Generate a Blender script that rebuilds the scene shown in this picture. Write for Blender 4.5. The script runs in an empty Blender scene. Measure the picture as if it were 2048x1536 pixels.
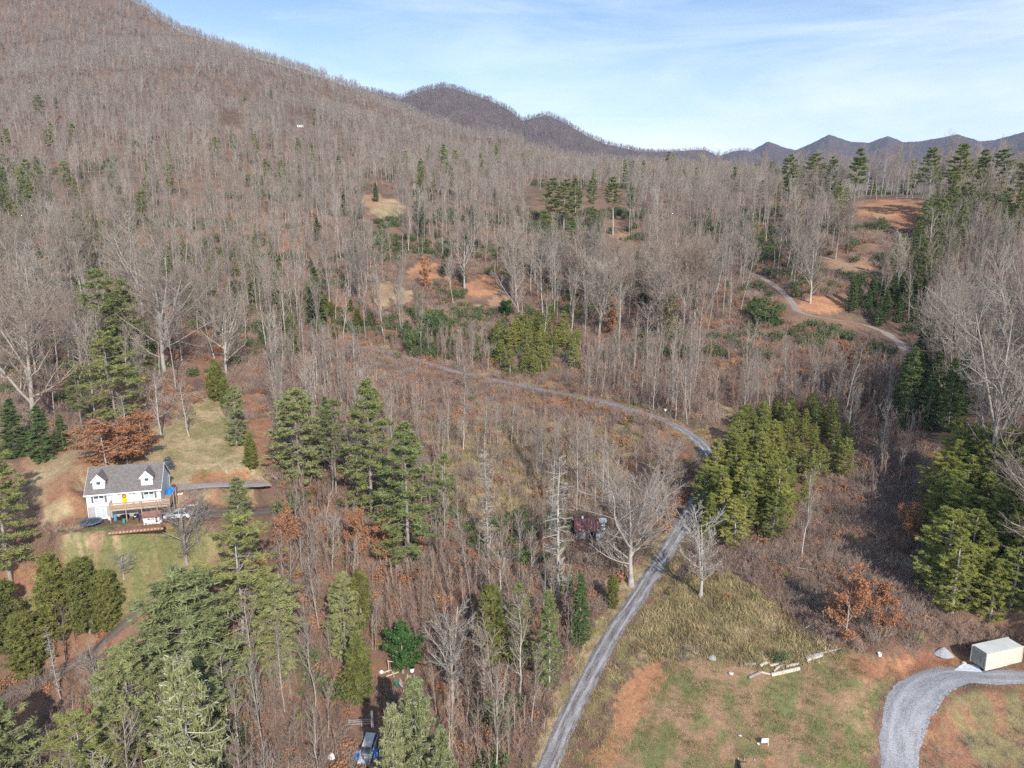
import bpy, math, random, sys
import numpy as np
from mathutils import Vector, Matrix, Euler

S = bpy.context.scene
COL = S.collection
R = math.radians
rng = np.random.default_rng(7)
random.seed(7)

# ------------------------------------------------------------------ camera
CAM_Z = 75.0
PITCH = R(12.0)
FPX = 1409.0                       # focal length in pixels of the 2048 wide photograph
cam_data = bpy.data.cameras.new('camera')
cam = bpy.data.objects.new('camera', cam_data)
COL.objects.link(cam)
cam.location = (0, 0, CAM_Z)
cam.rotation_euler = (R(90) - PITCH, 0, 0)
cam_data.sensor_width = 36
cam_data.lens = 36 * FPX / 2048
cam_data.clip_start = 0.5
cam_data.clip_end = 30000
S.camera = cam

# ------------------------------------------------------------------ sky and sun
SUN_EL, SUN_AZ = R(33), R(20)      # azimuth to the right of straight behind the camera
sun_dir = Vector((math.sin(SUN_AZ) * math.cos(SUN_EL), -math.cos(SUN_AZ) * math.cos(SUN_EL), math.sin(SUN_EL)))
world = bpy.data.worlds.new('World')
S.world = world
world.use_nodes = True
nt = world.node_tree
nt.nodes.clear()
N = nt.nodes.new
out = N('ShaderNodeOutputWorld'); bg = N('ShaderNodeBackground')
sky = N('ShaderNodeTexSky'); sky.sky_type = 'NISHITA'; sky.sun_disc = False
sky.sun_elevation = SUN_EL; sky.sun_rotation = math.pi - SUN_AZ
sky.altitude = 800; sky.air_density = 1.0; sky.dust_density = 0.6; sky.ozone_density = 1.3
tc = N('ShaderNodeTexCoord'); mp = N('ShaderNodeMapping')
mp.inputs['Scale'].default_value = (1.0, 1.4, 6.5); mp.inputs['Rotation'].default_value = (R(3), R(13), R(10))
n1 = N('ShaderNodeTexNoise'); n1.inputs['Scale'].default_value = 2.2; n1.inputs['Detail'].default_value = 9; n1.inputs['Roughness'].default_value = .62; n1.inputs['Distortion'].default_value = .5
cr = N('ShaderNodeMapRange'); cr.inputs['From Min'].default_value = .40; cr.inputs['From Max'].default_value = .75; cr.inputs['To Max'].default_value = .55
sep = N('ShaderNodeSeparateXYZ')
hz = N('ShaderNodeMapRange'); hz.inputs['From Min'].default_value = .02; hz.inputs['From Max'].default_value = .30; hz.inputs['To Min'].default_value = .8; hz.inputs['To Max'].default_value = .0
hz.interpolation_type = 'SMOOTHSTEP'
add = N('ShaderNodeMath'); add.operation = 'ADD'; add.use_clamp = True
mix = N('ShaderNodeMix'); mix.data_type = 'RGBA'
mix.inputs[7].default_value = (6.3, 6.9, 7.6, 1)      # sunlit thin cloud, in the sky texture's own units
L = nt.links.new
L(tc.outputs['Generated'], mp.inputs['Vector']); L(mp.outputs[0], n1.inputs['Vector']); L(n1.outputs['Fac'], cr.inputs['Value'])
L(tc.outputs['Generated'], sep.inputs[0]); L(sep.outputs['Z'], hz.inputs['Value'])
L(cr.outputs[0], add.inputs[0]); L(hz.outputs[0], add.inputs[1])
sat = N('ShaderNodeHueSaturation'); sat.inputs['Saturation'].default_value = 1.05; sat.inputs['Value'].default_value = .95; L(sky.outputs[0], sat.inputs['Color']); L(sat.outputs[0], mix.inputs[6]); L(add.outputs[0], mix.inputs[0]); L(mix.outputs[2], bg.inputs['Color'])
bg.inputs['Strength'].default_value = 0.15
L(bg.outputs[0], out.inputs['Surface'])

sl = bpy.data.lights.new('sun', 'SUN'); sl.energy = 4.3; sl.angle = R(0.53); sl.color = (1.0, .93, .84)
sun = bpy.data.objects.new('sun', sl); COL.objects.link(sun)
sun.rotation_euler = sun_dir.to_track_quat('Z', 'Y').to_euler(); sun.location = (50, -120, 300)

S.view_settings.view_transform = 'Standard'; S.view_settings.look = 'None'
S.view_settings.exposure = 0.40; S.view_settings.gamma = 1; S.view_settings.use_curve_mapping = False
S.render.engine = 'CYCLES'
cy = S.cycles
cy.max_bounces = 4; cy.diffuse_bounces = 2; cy.glossy_bounces = 2; cy.transmission_bounces = 2; cy.volume_bounces = 0; cy.transparent_max_bounces = 4
cy.caustics_reflective = False; cy.caustics_refractive = False
S.render.use_persistent_data = False
cy.use_denoising = False

# ------------------------------------------------------------------ small tools
def srgb(r, g, b):
    f = lambda c: c / 12.92 if c <= .04045 else ((c + .055) / 1.055) ** 2.4
    return (f(r / 255), f(g / 255), f(b / 255))

def tag(o, label=None, cat=None, group=None, kind=None):
    if label: o['label'] = label
    if cat: o['category'] = cat
    if group: o['group'] = group
    if kind: o['kind'] = kind
    return o

def mesh_np(name, v, f, mat=None, smooth=False, mats=None, midx=None):
    """mesh from numpy: f is (n,3) or (n,4) or a list of such arrays"""
    me = bpy.data.meshes.new(name)
    fl = f if isinstance(f, list) else [f]
    fl = [a for a in fl if len(a)]
    v = np.asarray(v, np.float32)
    me.vertices.add(len(v)); me.vertices.foreach_set('co', v.ravel())
    nl = sum(a.size for a in fl); nf = sum(len(a) for a in fl)
    me.loops.add(nl); me.polygons.add(nf)
    me.loops.foreach_set('vertex_index', np.concatenate([a.ravel() for a in fl]).astype(np.int32))
    tot = np.concatenate([np.full(len(a), a.shape[1], np.int32) for a in fl])
    st = np.concatenate([[0], np.cumsum(tot)[:-1]]).astype(np.int32)
    me.polygons.foreach_set('loop_start', st)
    if smooth: me.polygons.foreach_set('use_smooth', np.ones(nf, bool))
    for m in (mats or ([mat] if mat else [])): me.materials.append(m)
    if midx is not None: me.polygons.foreach_set('material_index', np.asarray(midx, np.int32))
    me.update(calc_edges=True)
    return me

def link(name, me, parent=None, loc=None, rot=None, scale=None, col=None):
    o = bpy.data.objects.new(name, me)
    (col or COL).objects.link(o)
    if parent is not None: o.parent = parent
    if loc is not None: o.location = loc
    if rot is not None: o.rotation_euler = rot
    if scale is not None: o.scale = scale
    return o

def empty(name, loc=(0, 0, 0), rz=0.0, rot=None):
    o = bpy.data.objects.new(name, None); COL.objects.link(o)
    o.empty_display_size = .5; o.location = loc; o.rotation_euler = rot if rot is not None else (0, 0, rz)
    return o

class MB:
    """collects boxes, tubes and polygons into ONE mesh"""
    def __init__(s): s.v = []; s.f = []
    def addvf(s, v, f):
        n = len(s.v); s.v += [tuple(p) for p in v]; s.f += [tuple(i + n for i in q) for q in f]; return s
    def box(s, x0, x1, y0, y1, z0, z1, M=None):
        v = [Vector((x, y, z)) for z in (z0, z1) for y in (y0, y1) for x in (x0, x1)]
        if M is not None: v = [M @ p for p in v]
        return s.addvf(v, [(0, 2, 3, 1), (4, 5, 7, 6), (0, 1, 5, 4), (2, 6, 7, 3), (0, 4, 6, 2), (1, 3, 7, 5)])
    def tube(s, pts, rad, n=6, cap=True):
        pts = [Vector(p) for p in pts]
        if not isinstance(rad, (list, tuple)): rad = [rad] * len(pts)
        v = []; f = []
        for i, p in enumerate(pts):
            d = (pts[min(i + 1, len(pts) - 1)] - pts[max(i - 1, 0)])
            d = d.normalized() if d.length > 1e-9 else Vector((0, 0, 1))
            a = d.orthogonal().normalized() if i == 0 else (a - a.dot(d) * d).normalized()
            b = d.cross(a)
            for k in range(n):
                t = 2 * math.pi * k / n
                v.append(p + rad[i] * (math.cos(t) * a + math.sin(t) * b))
        for i in range(len(pts) - 1):
            for k in range(n):
                k2 = (k + 1) % n
                f.append((i * n + k, i * n + k2, (i + 1) * n + k2, (i + 1) * n + k))
        if cap: f.append(tuple(range(n))[::-1]); f.append(tuple((len(pts) - 1) * n + k for k in range(n)))
        return s.addvf(v, f)
    def lathe(s, prof, n=12, c=(0, 0, 0), M=None):
        v = []; f = []
        for (r, z) in prof:
            for k in range(n):
                t = 2 * math.pi * k / n
                p = Vector((c[0] + r * math.cos(t), c[1] + r * math.sin(t), c[2] + z)); v.append(M @ p if M is not None else p)
        for i in range(len(prof) - 1):
            for k in range(n):
                k2 = (k + 1) % n
                f.append((i * n + k, i * n + k2, (i + 1) * n + k2, (i + 1) * n + k))
        f.append(tuple(range(n))[::-1]); f.append(tuple((len(prof) - 1) * n + k for k in range(n)))
        return s.addvf(v, f)
    def prism(s, poly, axis, a0, a1):
        """poly: 2D points, extruded along axis 'x','y','z' from a0 to a1"""
        n = len(poly); v = []
        for a in (a0, a1):
            for (p, q) in poly:
                v.append({'x': (a, p, q), 'y': (p, a, q), 'z': (p, q, a)}[axis])
        f = [tuple(range(n))[::-1], tuple(range(n, 2 * n))] + [(k, (k + 1) % n, n + (k + 1) % n, n + k) for k in range(n)]
        return s.addvf(v, f)
    def build(s, name, mat, parent=None, bevel=0, smooth=False, **kw):
        me = bpy.data.meshes.new(name); me.from_pydata(s.v, [], s.f)
        import bmesh
        bm = bmesh.new(); bm.from_mesh(me)
        bmesh.ops.recalc_face_normals(bm, faces=bm.faces)
        if bevel: bmesh.ops.bevel(bm, geom=bm.edges[:], offset=bevel, segments=1, affect='EDGES', clamp_overlap=True)
        bm.to_mesh(me); bm.free()
        if smooth: me.polygons.foreach_set('use_smooth', [True] * len(me.polygons))
        if mat: me.materials.append(mat)
        return link(name, me, parent, **kw)

# ------------------------------------------------------------------ numpy value noise
def _h(ix, iy, seed):
    n = (ix.astype(np.int64) * 374761393 + iy.astype(np.int64) * 668265263 + seed * 1442695041) & 0xffffffff
    n = ((n ^ (n >> 13)) * 1274126177) & 0xffffffff
    return ((n ^ (n >> 16)) & 0xffff) / 65535.0
def vnoise(x, y, seed=0):
    x = np.asarray(x, float); y = np.asarray(y, float)
    ix = np.floor(x); iy = np.floor(y); fx = x - ix; fy = y - iy
    fx = fx * fx * (3 - 2 * fx); fy = fy * fy * (3 - 2 * fy)
    a = _h(ix, iy, seed); b = _h(ix + 1, iy, seed); c = _h(ix, iy + 1, seed); d = _h(ix + 1, iy + 1, seed)
    return (a * (1 - fx) + b * fx) * (1 - fy) + (c * (1 - fx) + d * fx) * fy
def fbm(x, y, seed=0, o=4):
    s = 0; a = .5; t = 0
    for i in range(o):
        s = s + a * vnoise(x * 2 ** i, y * 2 ** i, seed + i); t += a; a *= .5
    return s / t

# ------------------------------------------------------------------ pixels of the photograph <-> the place
CP, SP = math.cos(PITCH), math.sin(PITCH)
def ray(px, py):
    u = (np.asarray(px, float) - 1024) / FPX; v = (np.asarray(py, float) - 768) / FPX
    return u, CP - v * SP, -(SP + v * CP)
def world_at(px, py, d):
    a, b, c = ray(px, py); return a * d, b * d, CAM_Z + c * d
def project(x, y, z):
    zz = np.asarray(z, float) - CAM_Z
    d = np.asarray(y) * CP - zz * SP
    v = (-zz * CP - np.asarray(y) * SP) / d
    return 1024 + FPX * np.asarray(x) / d, 768 + FPX * v, d

# ground control points: pixel x, pixel y, distance along the lens axis
CTRL = """-300,1700,84 200,1700,86 700,1700,88 1100,1700,86 1500,1700,83 1800,1700,80 2300,1700,76
-250,1536,100 0,1536,99 370,1536,98 740,1536,100 1100,1536,98 1500,1536,92 1800,1536,90 2100,1536,87 2400,1536,80
-200,1350,112 0,1350,111 300,1350,112 700,1350,112 950,1350,111 1180,1350,109 1500,1350,103 1790,1345,99 1975,1342,98 2300,1350,88
-200,1200,120 0,1200,118 200,1200,119 400,1200,118 700,1200,123 1000,1200,122 1290,1200,121 1450,1200,117 1650,1200,114 1900,1200,109 2100,1200,102
-200,1050,124 60,1060,121 180,1045,117.5 326,1042,121.5 450,1050,124 600,1080,134 900,1060,141 1180,1072,141 1380,1050,139 1600,1050,134 1850,1050,129 2050,1050,117 2300,1000,100
-200,930,140 60,950,132 330,960,134 500,960,138 650,950,150 800,940,156 1000,930,164 1200,930,164 1430,925,151 1650,930,151 1850,930,143 2060,900,130 2300,900,108
-200,850,156 60,860,148 280,850,155 450,850,158 700,850,175 1000,850,184 1300,835,175 1500,850,168 1700,850,165 1850,850,158 2060,820,143 2300,800,120
-200,750,178 50,750,175 250,750,182 450,750,185 700,750,208 1000,760,212 1300,750,210 1600,750,200 1780,750,188 2000,740,172 2300,720,150
-200,650,210 50,650,205 250,650,215 450,650,225 750,650,248 1050,650,250 1350,650,240 1600,650,222 1800,665,222 2050,640,205 2300,600,180
-200,560,255 50,560,250 400,560,280 750,560,290 1050,560,292 1400,560,285 1700,560,252 1900,560,248 2100,540,238
-200,470,310 50,470,310 400,470,350 750,470,355 1050,470,350 1400,470,340 1750,470,282 2000,460,275 2250,450,260
-200,400,380 50,400,380 400,400,430 750,400,440 1050,400,430 1400,405,430 1750,408,325 2000,402,315 2250,395,300
-200,340,450 50,340,450 400,340,520 750,350,560 1050,355,640 1300,365,650 1500,375,560
1620,398,420 1850,392,400 2100,388,380 1620,425,600 1850,425,560 2100,420,520 1850,410,1000 2200,400,1000 1600,400,1100
-200,250,620 50,250,640 400,250,720 700,262,850 900,310,950 1100,340,950 1300,345,1050 1480,362,1000
-200,150,880 50,150,900 400,150,1000 600,185,1080 -200,60,1150 50,60,1200 250,60,1300
-300,-300,1600 0,-200,1700 150,-90,1650 290,15,1560 330,48,1540 420,98,1500 520,123,1450 620,158,1400 720,190,1350 800,222,1300 900,262,1250 1000,300,1250 1200,335,1300 1400,350,1400"""
pts = []
for tok in CTRL.split():
    px, py, d = map(float, tok.split(','))
    x, y, z = world_at(px, py, d)
    pts.append((float(x), float(y), float(z) - CAM_Z))
ridge = [t for t in CTRL.split('\n')[-1].split()]
for tok in ridge:
    px, py, d = map(float, tok.split(','))
    for k, dz in ((1.18, -70), (1.5, -190), (2.0, -330)):
        x, y, z = world_at(px, py, d)
        pts.append((float(x) * k, float(y) * k, float(z) - CAM_Z + dz))
# under and beside the camera
for (x, y, z) in ((-60, 40, -76), (0, 30, -77), (60, 40, -75), (-120, 60, -68), (120, 60, -55), (-60, 0, -77), (60, 0, -72), (-200, 60, -55), (200, 70, -25)):
    pts.append((x, y, z))
pts = np.array(pts)
KY = .75
def _uv(x, y):
    r = np.hypot(x, y); return np.arctan2(x, y), np.log(r) * KY, r
pu, pv, pr = _uv(pts[:, 0], pts[:, 1]); pt = pts[:, 2] / pr
def _phi(d2): return np.sqrt(d2 + .03 ** 2)
K = _phi((pu[:, None] - pu) ** 2 + (pv[:, None] - pv) ** 2) - 1e-3 * 0
n_ = len(pts)
A = np.zeros((n_ + 3, n_ + 3)); A[:n_, :n_] = K - np.eye(n_) * .004
A[:n_, n_] = 1; A[:n_, n_ + 1] = pu; A[:n_, n_ + 2] = pv; A[n_:, :n_] = A[:n_, n_:].T
W_ = np.linalg.solve(A, np.concatenate([pt, np.zeros(3)]))
def rbf(x, y):
    u, v, r = _uv(x, y)
    res = W_[n_] + W_[n_ + 1] * u + W_[n_ + 2] * v
    for i in range(n_):
        res = res + W_[i] * _phi((u - pu[i]) ** 2 + (v - pv[i]) ** 2)
    return res * r + CAM_Z

# polar grid of the ground sheet
AZ = np.radians(np.arange(-60, 60.01, .22))
lr = [math.log(34)]
while lr[-1] < math.log(2600): lr.append(lr[-1] + (.0058 if lr[-1] < math.log(330) else .0125))
LR = np.array(lr); NR, NA = len(LR), len(AZ)
RR = np.exp(LR)
GX = RR[:, None] * np.sin(AZ)[None]; GY = RR[:, None] * np.cos(AZ)[None]
GZ = np.zeros_like(GX)
# evaluate coarsely, then refine (the field is smooth)
ci = np.unique(np.r_[np.arange(0, NR, 4), NR - 1]); cj = np.unique(np.r_[np.arange(0, NA, 4), NA - 1])
cz = rbf(GX[np.ix_(ci, cj)], GY[np.ix_(ci, cj)])
tmp = np.array([np.interp(AZ, AZ[cj], row) for row in cz])
GZ = np.array([np.interp(LR, LR[ci], tmp[:, j]) for j in range(NA)]).T
GZ = GZ + (fbm(GX / 14, GY / 14, 3, 3) - .5) * 1.6 * np.clip((RR[:, None] - 60) / 300, .25, 1)
GZ = GZ + (fbm(GX / 120, GY / 120, 9, 4) - .5) * np.clip((RR[:, None] - 350) * .05, 0, 42)      # spurs and gullies on the mountain

def height(x, y):
    x = np.asarray(x, float); y = np.asarray(y, float)
    a = (np.arctan2(x, y) - AZ[0]) / (AZ[1] - AZ[0]); l = np.interp(np.log(np.maximum(np.hypot(x, y), 34.01)), LR, np.arange(NR))
    a = np.clip(a, 0, NA - 1.001); l = np.clip(l, 0, NR - 1.001)
    i = l.astype(int); j = a.astype(int); fi = l - i; fj = a - j
    return (GZ[i, j] * (1 - fi) + GZ[i + 1, j] * fi) * (1 - fj) + (GZ[i, j + 1] * (1 - fi) + GZ[i + 1, j + 1] * fi) * fj
DS = np.exp(np.linspace(math.log(60), math.log(2400), 700))
def ground_at(px, py):
    """point of the ground seen at a pixel of the photograph"""
    a, b, c = ray(px, py)
    x, y, z = a * DS, b * DS, CAM_Z + c * DS
    g = height(x, y)
    k = np.nonzero(z < g)[0]
    if not len(k) or k[0] == 0: k0 = int(np.argmin(np.abs(z - g)))
    else: k0 = int(k[0])
    if k0 == 0: k0 = 1
    d0, d1 = DS[k0 - 1], DS[k0]
    for _ in range(14):
        dm = .5 * (d0 + d1)
        if CAM_Z + c * dm < float(height(a * dm, b * dm)): d1 = dm
        else: d0 = dm
    x, y = a * d1, b * d1
    return Vector((x, y, float(height(x, y))))
def top_height(p, py):
    """height of an upright thing standing at p whose top is seen at pixel row py"""
    v = (py - 768) / FPX
    # (-(zz) CP - y SP) = v (y CP - zz SP)
    zz = -(p.y * SP + v * p.y * CP) / (CP - v * SP)
    return zz + CAM_Z - p.z

def carve(path, half, fall, dz=0.0, zs=None):
    """level the ground across a path (list of Vectors)"""
    global GZ
    P = []
    for a, b in zip(path[:-1], path[1:]):
        n = max(1, int((b - a).length / .25))
        P += [a.lerp(b, k / n) for k in range(n)]
    P.append(path[-1]); P = np.array([tuple(p) for p in P])
    z = P[:, 2].copy()
    if len(z) > 50:
        k = 41; zp = np.pad(z, k // 2, mode='edge'); z = np.convolve(zp, np.ones(k) / k, 'valid')
    rr = np.hypot(P[:, 0], P[:, 1]); aa = np.arctan2(P[:, 0], P[:, 1])
    m = half + fall
    i0 = np.searchsorted(RR, rr.min() - m); i1 = np.searchsorted(RR, rr.max() + m)
    da = m / rr.min(); j0 = max(0, np.searchsorted(AZ, aa.min() - da)); j1 = min(NA, np.searchsorted(AZ, aa.max() + da))
    sx, sy = GX[i0:i1, j0:j1], GY[i0:i1, j0:j1]
    best = np.full(sx.shape, 1e9); bz = np.zeros(sx.shape)
    for k in range(len(P)):
        d = (sx - P[k, 0]) ** 2 + (sy - P[k, 1]) ** 2
        q = d < best; best[q] = d[q]; bz[q] = z[k]
    d = np.sqrt(best); w = np.clip(1 - (d - half) / fall, 0, 1); w = w * w * (3 - 2 * w)
    GZ[i0:i1, j0:j1] = GZ[i0:i1, j0:j1] * (1 - w) + (bz + dz) * w
    return P, z

def spline(pts, n=6):
    out = []
    P = [pts[0]] + list(pts) + [pts[-1]]
    for i in range(1, len(P) - 2):
        for k in range(n):
            t = k / n; a, b, c, d = P[i - 1], P[i], P[i + 1], P[i + 2]
            out.append(.5 * ((2 * b) + (c - a) * t + (2 * a - 5 * b + 4 * c - d) * t * t + (3 * b - a - 3 * c + d) * t ** 3))
    out.append(pts[-1]); return out

# ------------------------------------------------------------------ material helpers
def new_mat(name):
    m = bpy.data.materials.new(name); m.use_nodes = True
    t = m.node_tree; b = t.nodes['Principled BSDF']
    b.inputs['Specular IOR Level'].default_value = .2
    return m, t, b
def mat_simple(name, col, rough=.8, metal=0, var=.12, scale=3.0, spec=.3, bump=0.0, bscale=20, coord='Object'):
    m, t, b = new_mat(name)
    tc = t.nodes.new('ShaderNodeTexCoord'); no = t.nodes.new('ShaderNodeTexNoise')
    no.inputs['Scale'].default_value = scale; no.inputs['Detail'].default_value = 5
    t.links.new(tc.outputs[coord], no.inputs['Vector'])
    mr = t.nodes.new('ShaderNodeMapRange'); mr.inputs['From Min'].default_value = .25; mr.inputs['From Max'].default_value = .75
    mr.inputs['To Min'].default_value = 1 - var; mr.inputs['To Max'].default_value = 1 + var
    t.links.new(no.outputs['Fac'], mr.inputs['Value'])
    vm = t.nodes.new('ShaderNodeVectorMath'); vm.operation = 'SCALE'; vm.inputs[0].default_value = col[:3]
    t.links.new(mr.outputs[0], vm.inputs['Scale']); t.links.new(vm.outputs[0], b.inputs['Base Color'])
    b.inputs['Roughness'].default_value = rough; b.inputs['Metallic'].default_value = metal; b.inputs['Specular IOR Level'].default_value = spec
    if bump:
        n2 = t.nodes.new('ShaderNodeTexNoise'); n2.inputs['Scale'].default_value = bscale; n2.inputs['Detail'].default_value = 4
        t.links.new(tc.outputs[coord], n2.inputs['Vector'])
        bp = t.nodes.new('ShaderNodeBump'); bp.inputs['Strength'].default_value = bump; bp.inputs['Distance'].default_value = .05
        t.links.new(n2.outputs['Fac'], bp.inputs['Height']); t.links.new(bp.outputs[0], b.inputs['Normal'])
    return m
def mat_inst(name, cols, rough=.8, nscale=.6, var=.25, transl=0, patch=None):
    """plant material: a ramp over the per-instance random number, broken up by noise"""
    m, t, b = new_mat(name)
    oi = t.nodes.new('ShaderNodeObjectInfo'); cr = t.nodes.new('ShaderNodeValToRGB')
    e = cr.color_ramp.elements
    while len(e) < len(cols): e.new(.5)
    for i, c in enumerate(cols): e[i].position = i / (len(cols) - 1); e[i].color = (*c, 1)
    t.links.new(oi.outputs['Random'], cr.inputs[0])
    geo = t.nodes.new('ShaderNodeNewGeometry'); no = t.nodes.new('ShaderNodeTexNoise')
    no.inputs['Scale'].default_value = nscale; no.inputs['Detail'].default_value = 3
    t.links.new(geo.outputs['Position'], no.inputs['Vector'])
    mr = t.nodes.new('ShaderNodeMapRange'); mr.inputs['From Min'].default_value = .3; mr.inputs['From Max'].default_value = .7
    mr.inputs['To Min'].default_value = 1 - var; mr.inputs['To Max'].default_value = 1 + var
    t.links.new(no.outputs['Fac'], mr.inputs['Value'])
    vm = t.nodes.new('ShaderNodeVectorMath'); vm.operation = 'SCALE'
    t.links.new(cr.outputs[0], vm.inputs[0]); t.links.new(mr.outputs[0], vm.inputs['Scale'])
    t.links.new(vm.outputs[0], b.inputs['Base Color'])
    b.inputs['Roughness'].default_value = rough; b.inputs['Specular IOR Level'].default_value = .15
    return m
# ------------------------------------------------------------------ roads and pads: level the ground first
def path_px(s, n=5):
    return spline([ground_at(*map(float, t.split(','))) for t in s.split()], n)
def pad(c, rad, fall, z):
    rr = math.hypot(c[0], c[1]); aa = math.atan2(c[0], c[1]); m = rad + fall
    i0 = np.searchsorted(RR, rr - m); i1 = np.searchsorted(RR, rr + m); da = m / max(rr - m, 20)
    j0 = max(0, np.searchsorted(AZ, aa - da)); j1 = min(NA, np.searchsorted(AZ, aa + da))
    d = np.hypot(GX[i0:i1, j0:j1] - c[0], GY[i0:i1, j0:j1] - c[1])
    w = np.clip(1 - (d - rad) / fall, 0, 1); w = w * w * (3 - 2 * w)
    GZ[i0:i1, j0:j1] = GZ[i0:i1, j0:j1] * (1 - w) + z * w

# house frame: origin = front left corner of the basement, x along the front, y to the back
HROT = R(15); HK = .905
HO = ground_at(179, 1042); HO.z += .15
def HW(x, y, z=0):
    x = x * HK
    return Vector((HO.x + x * math.cos(HROT) - y * math.sin(HROT), HO.y + x * math.sin(HROT) + y * math.cos(HROT), HO.z + z))
for (x, y, r_, f_, z_) in ((6.3, -1.5, 6.5, 6, 0.0), (0, -2, 4, 4, 0.0), (12.5, -1.0, 4.5, 4, .0), (6.3, 10.4, 5, 3.5, 2.4), (1, 9.6, 4, 3.5, 2.2), (12, 10.4, 4, 3.5, 2.5)):
    c = HW(x, y); pad(c, r_, f_, HO.z + z_)
CO = ground_at(1970, 1342)          # front corner of the container
pad((CO.x + 3.2, CO.y + 2.0), 4.2, 3.0, CO.z)

ROADS = {
 'gravel_road': ("1040,1640 1095,1536 1134,1444 1177,1353 1237,1250 1283,1182 1318,1125 1352,1072 1385,1015 1412,965 1424,925 1408,893 1372,864 1322,838 1262,818 1205,803 1150,793 1090,781 1020,767 960,754 900,740 840,722 780,706 735,696 690,690", 3.1, 'gray'),
 'hillside_drive': ("1500,545 1532,560 1562,582 1582,603 1596,622 1630,633 1675,640 1722,647 1768,665 1803,690 1818,715", 2.5, 'hill'),
 'upper_drive': ("1640,512 1670,521 1705,533 1745,546", 2.4, 'hill'),
 'house_drive': ("322,980 360,973 410,970 470,968 512,970 535,972", 3.4, 'pale'),
 'parking_drive': ("322,1030 360,1028 410,1026 465,1024 515,1022 560,1024", 4.6, 'brown'),
 'farm_track': ("-60,1425 -10,1405 60,1370 150,1330 215,1275 268,1228 310,1198 360,1172", 3.0, 'brown'),
 'container_drive': ("1796,1680 1799,1536 1804,1460 1819,1408 1850,1370 1905,1352 1980,1353 2060,1362 2140,1375", 5.0, 'light'),
}
RP = {}
for k, (s, w, kind) in ROADS.items():
    RP[k] = (path_px(s), w, kind)
for k, (p, w, kind) in RP.items():
    P, z = carve(p, w / 2 + .7, 4.0)
    RP[k] = ([Vector((a, b, c)) for (a, b, _), c in zip(P, z)], w, kind)

# ------------------------------------------------------------------ colour zones of the ground (real differences of cover: litter, turf, clay, straw)
GPX, GPY, GD = project(GX, GY, GZ)
def inpoly(px, py, poly):
    r = np.zeros(np.shape(px), bool); n = len(poly); j = n - 1
    for i in range(n):
        xi, yi = poly[i]; xj, yj = poly[j]
        if yi != yj:
            c = ((yi > py) != (yj > py)) & (px < (xj - xi) * (py - yi) / (yj - yi) + xi)
            r ^= c
        j = i
    return r
def poly(s): return [tuple(map(float, t.split(','))) for t in s.split()]
near = RR < 620
nx, ny = GX[near], GY[near]
w1 = (fbm(nx / 3.1, ny / 3.1, 21, 4) - .5); w2 = (fbm(nx / 3.1, ny / 3.1, 37, 4) - .5)
w3 = fbm(nx / 1.1, ny / 1.1, 23, 3) - .5
jx = GPX[near] + (w1 + .5 * w3) * 6500 / GD[near]; jy = GPY[near] + (w2 - .5 * w3) * 4200 / GD[near]
litter = np.array((.25, .155, .105)); dark = np.array((.155, .11, .082))
cn = fbm(GX / 9, GY / 9, 5, 4)[..., None]; cn2 = fbm(GX / 2.2, GY / 2.2, 15, 3)[..., None]
GC = dark + (litter - dark) * np.clip((cn - .3) * 2.6, 0, 1)
GC = GC * (.8 + .4 * cn2)
C_ = dict(green=(.20, .20, .085), olive=(.28, .235, .12), tan=(.42, .32, .19), straw=(.50, .39, .24), clay=(.45, .235, .13), redclay=(.31, .155, .095), rust=(.33, .18, .11), pink=(.37, .235, .145), brown=(.20, .125, .09), path=(.36, .21, .125))
GCn = GC[near]
def zone(pl, c1, c2=None, a=1.0, sc=3.0, seed=60, bias=.5, k=5):
    global GCn
    m = inpoly(jx, jy, poly(pl) if isinstance(pl, str) else pl)
    t = np.clip((fbm(nx / sc, ny / sc, seed, 4) - bias) * k + .5, 0, 1)[..., None]
    c = np.array(C_[c1]) * (1 - t) + np.array(C_[c2 or c1]) * t
    c = c * (.82 + .36 * cn2[near])
    GCn[m] = GCn[m] * (1 - a) + c[m] * a
def blob(cx, cy, rx, ry, c1, c2=None, **kw):
    zone([(cx + rx * math.cos(t), cy + ry * math.sin(t)) for t in np.linspace(0, 2 * math.pi, 17)[:-1]], c1, c2, **kw)
def strip(s, w, c1, c2=None, **kw):
    p = poly(s); up = [(x, y - w / 2) for x, y in p]; dn = [(x, y + w / 2) for x, y in p][::-1]
    zone(up + dn, c1, c2, **kw)
# forest floor tints
zone("0,430 700,430 700,700 400,760 0,820", 'brown', 'rust', a=.6, sc=25, bias=.56)
zone("380,430 620,430 560,640 480,640", 'rust', 'redclay', a=.7, sc=12)
zone("560,640 1400,700 1420,860 1250,950 880,1000 540,950", 'brown', 'rust', a=.6, sc=8)
zone("540,980 1280,980 1300,1150 1100,1536 540,1536", 'rust', 'brown', a=.55, sc=7)
zone("1450,680 1800,700 1880,900 1930,1330 1700,1320 1500,1100 1480,850", 'brown', 'rust', a=.8, sc=8, bias=.6)
zone("0,1260 330,1160 330,1536 0,1536", 'rust', 'brown', a=.6, sc=6)
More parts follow.
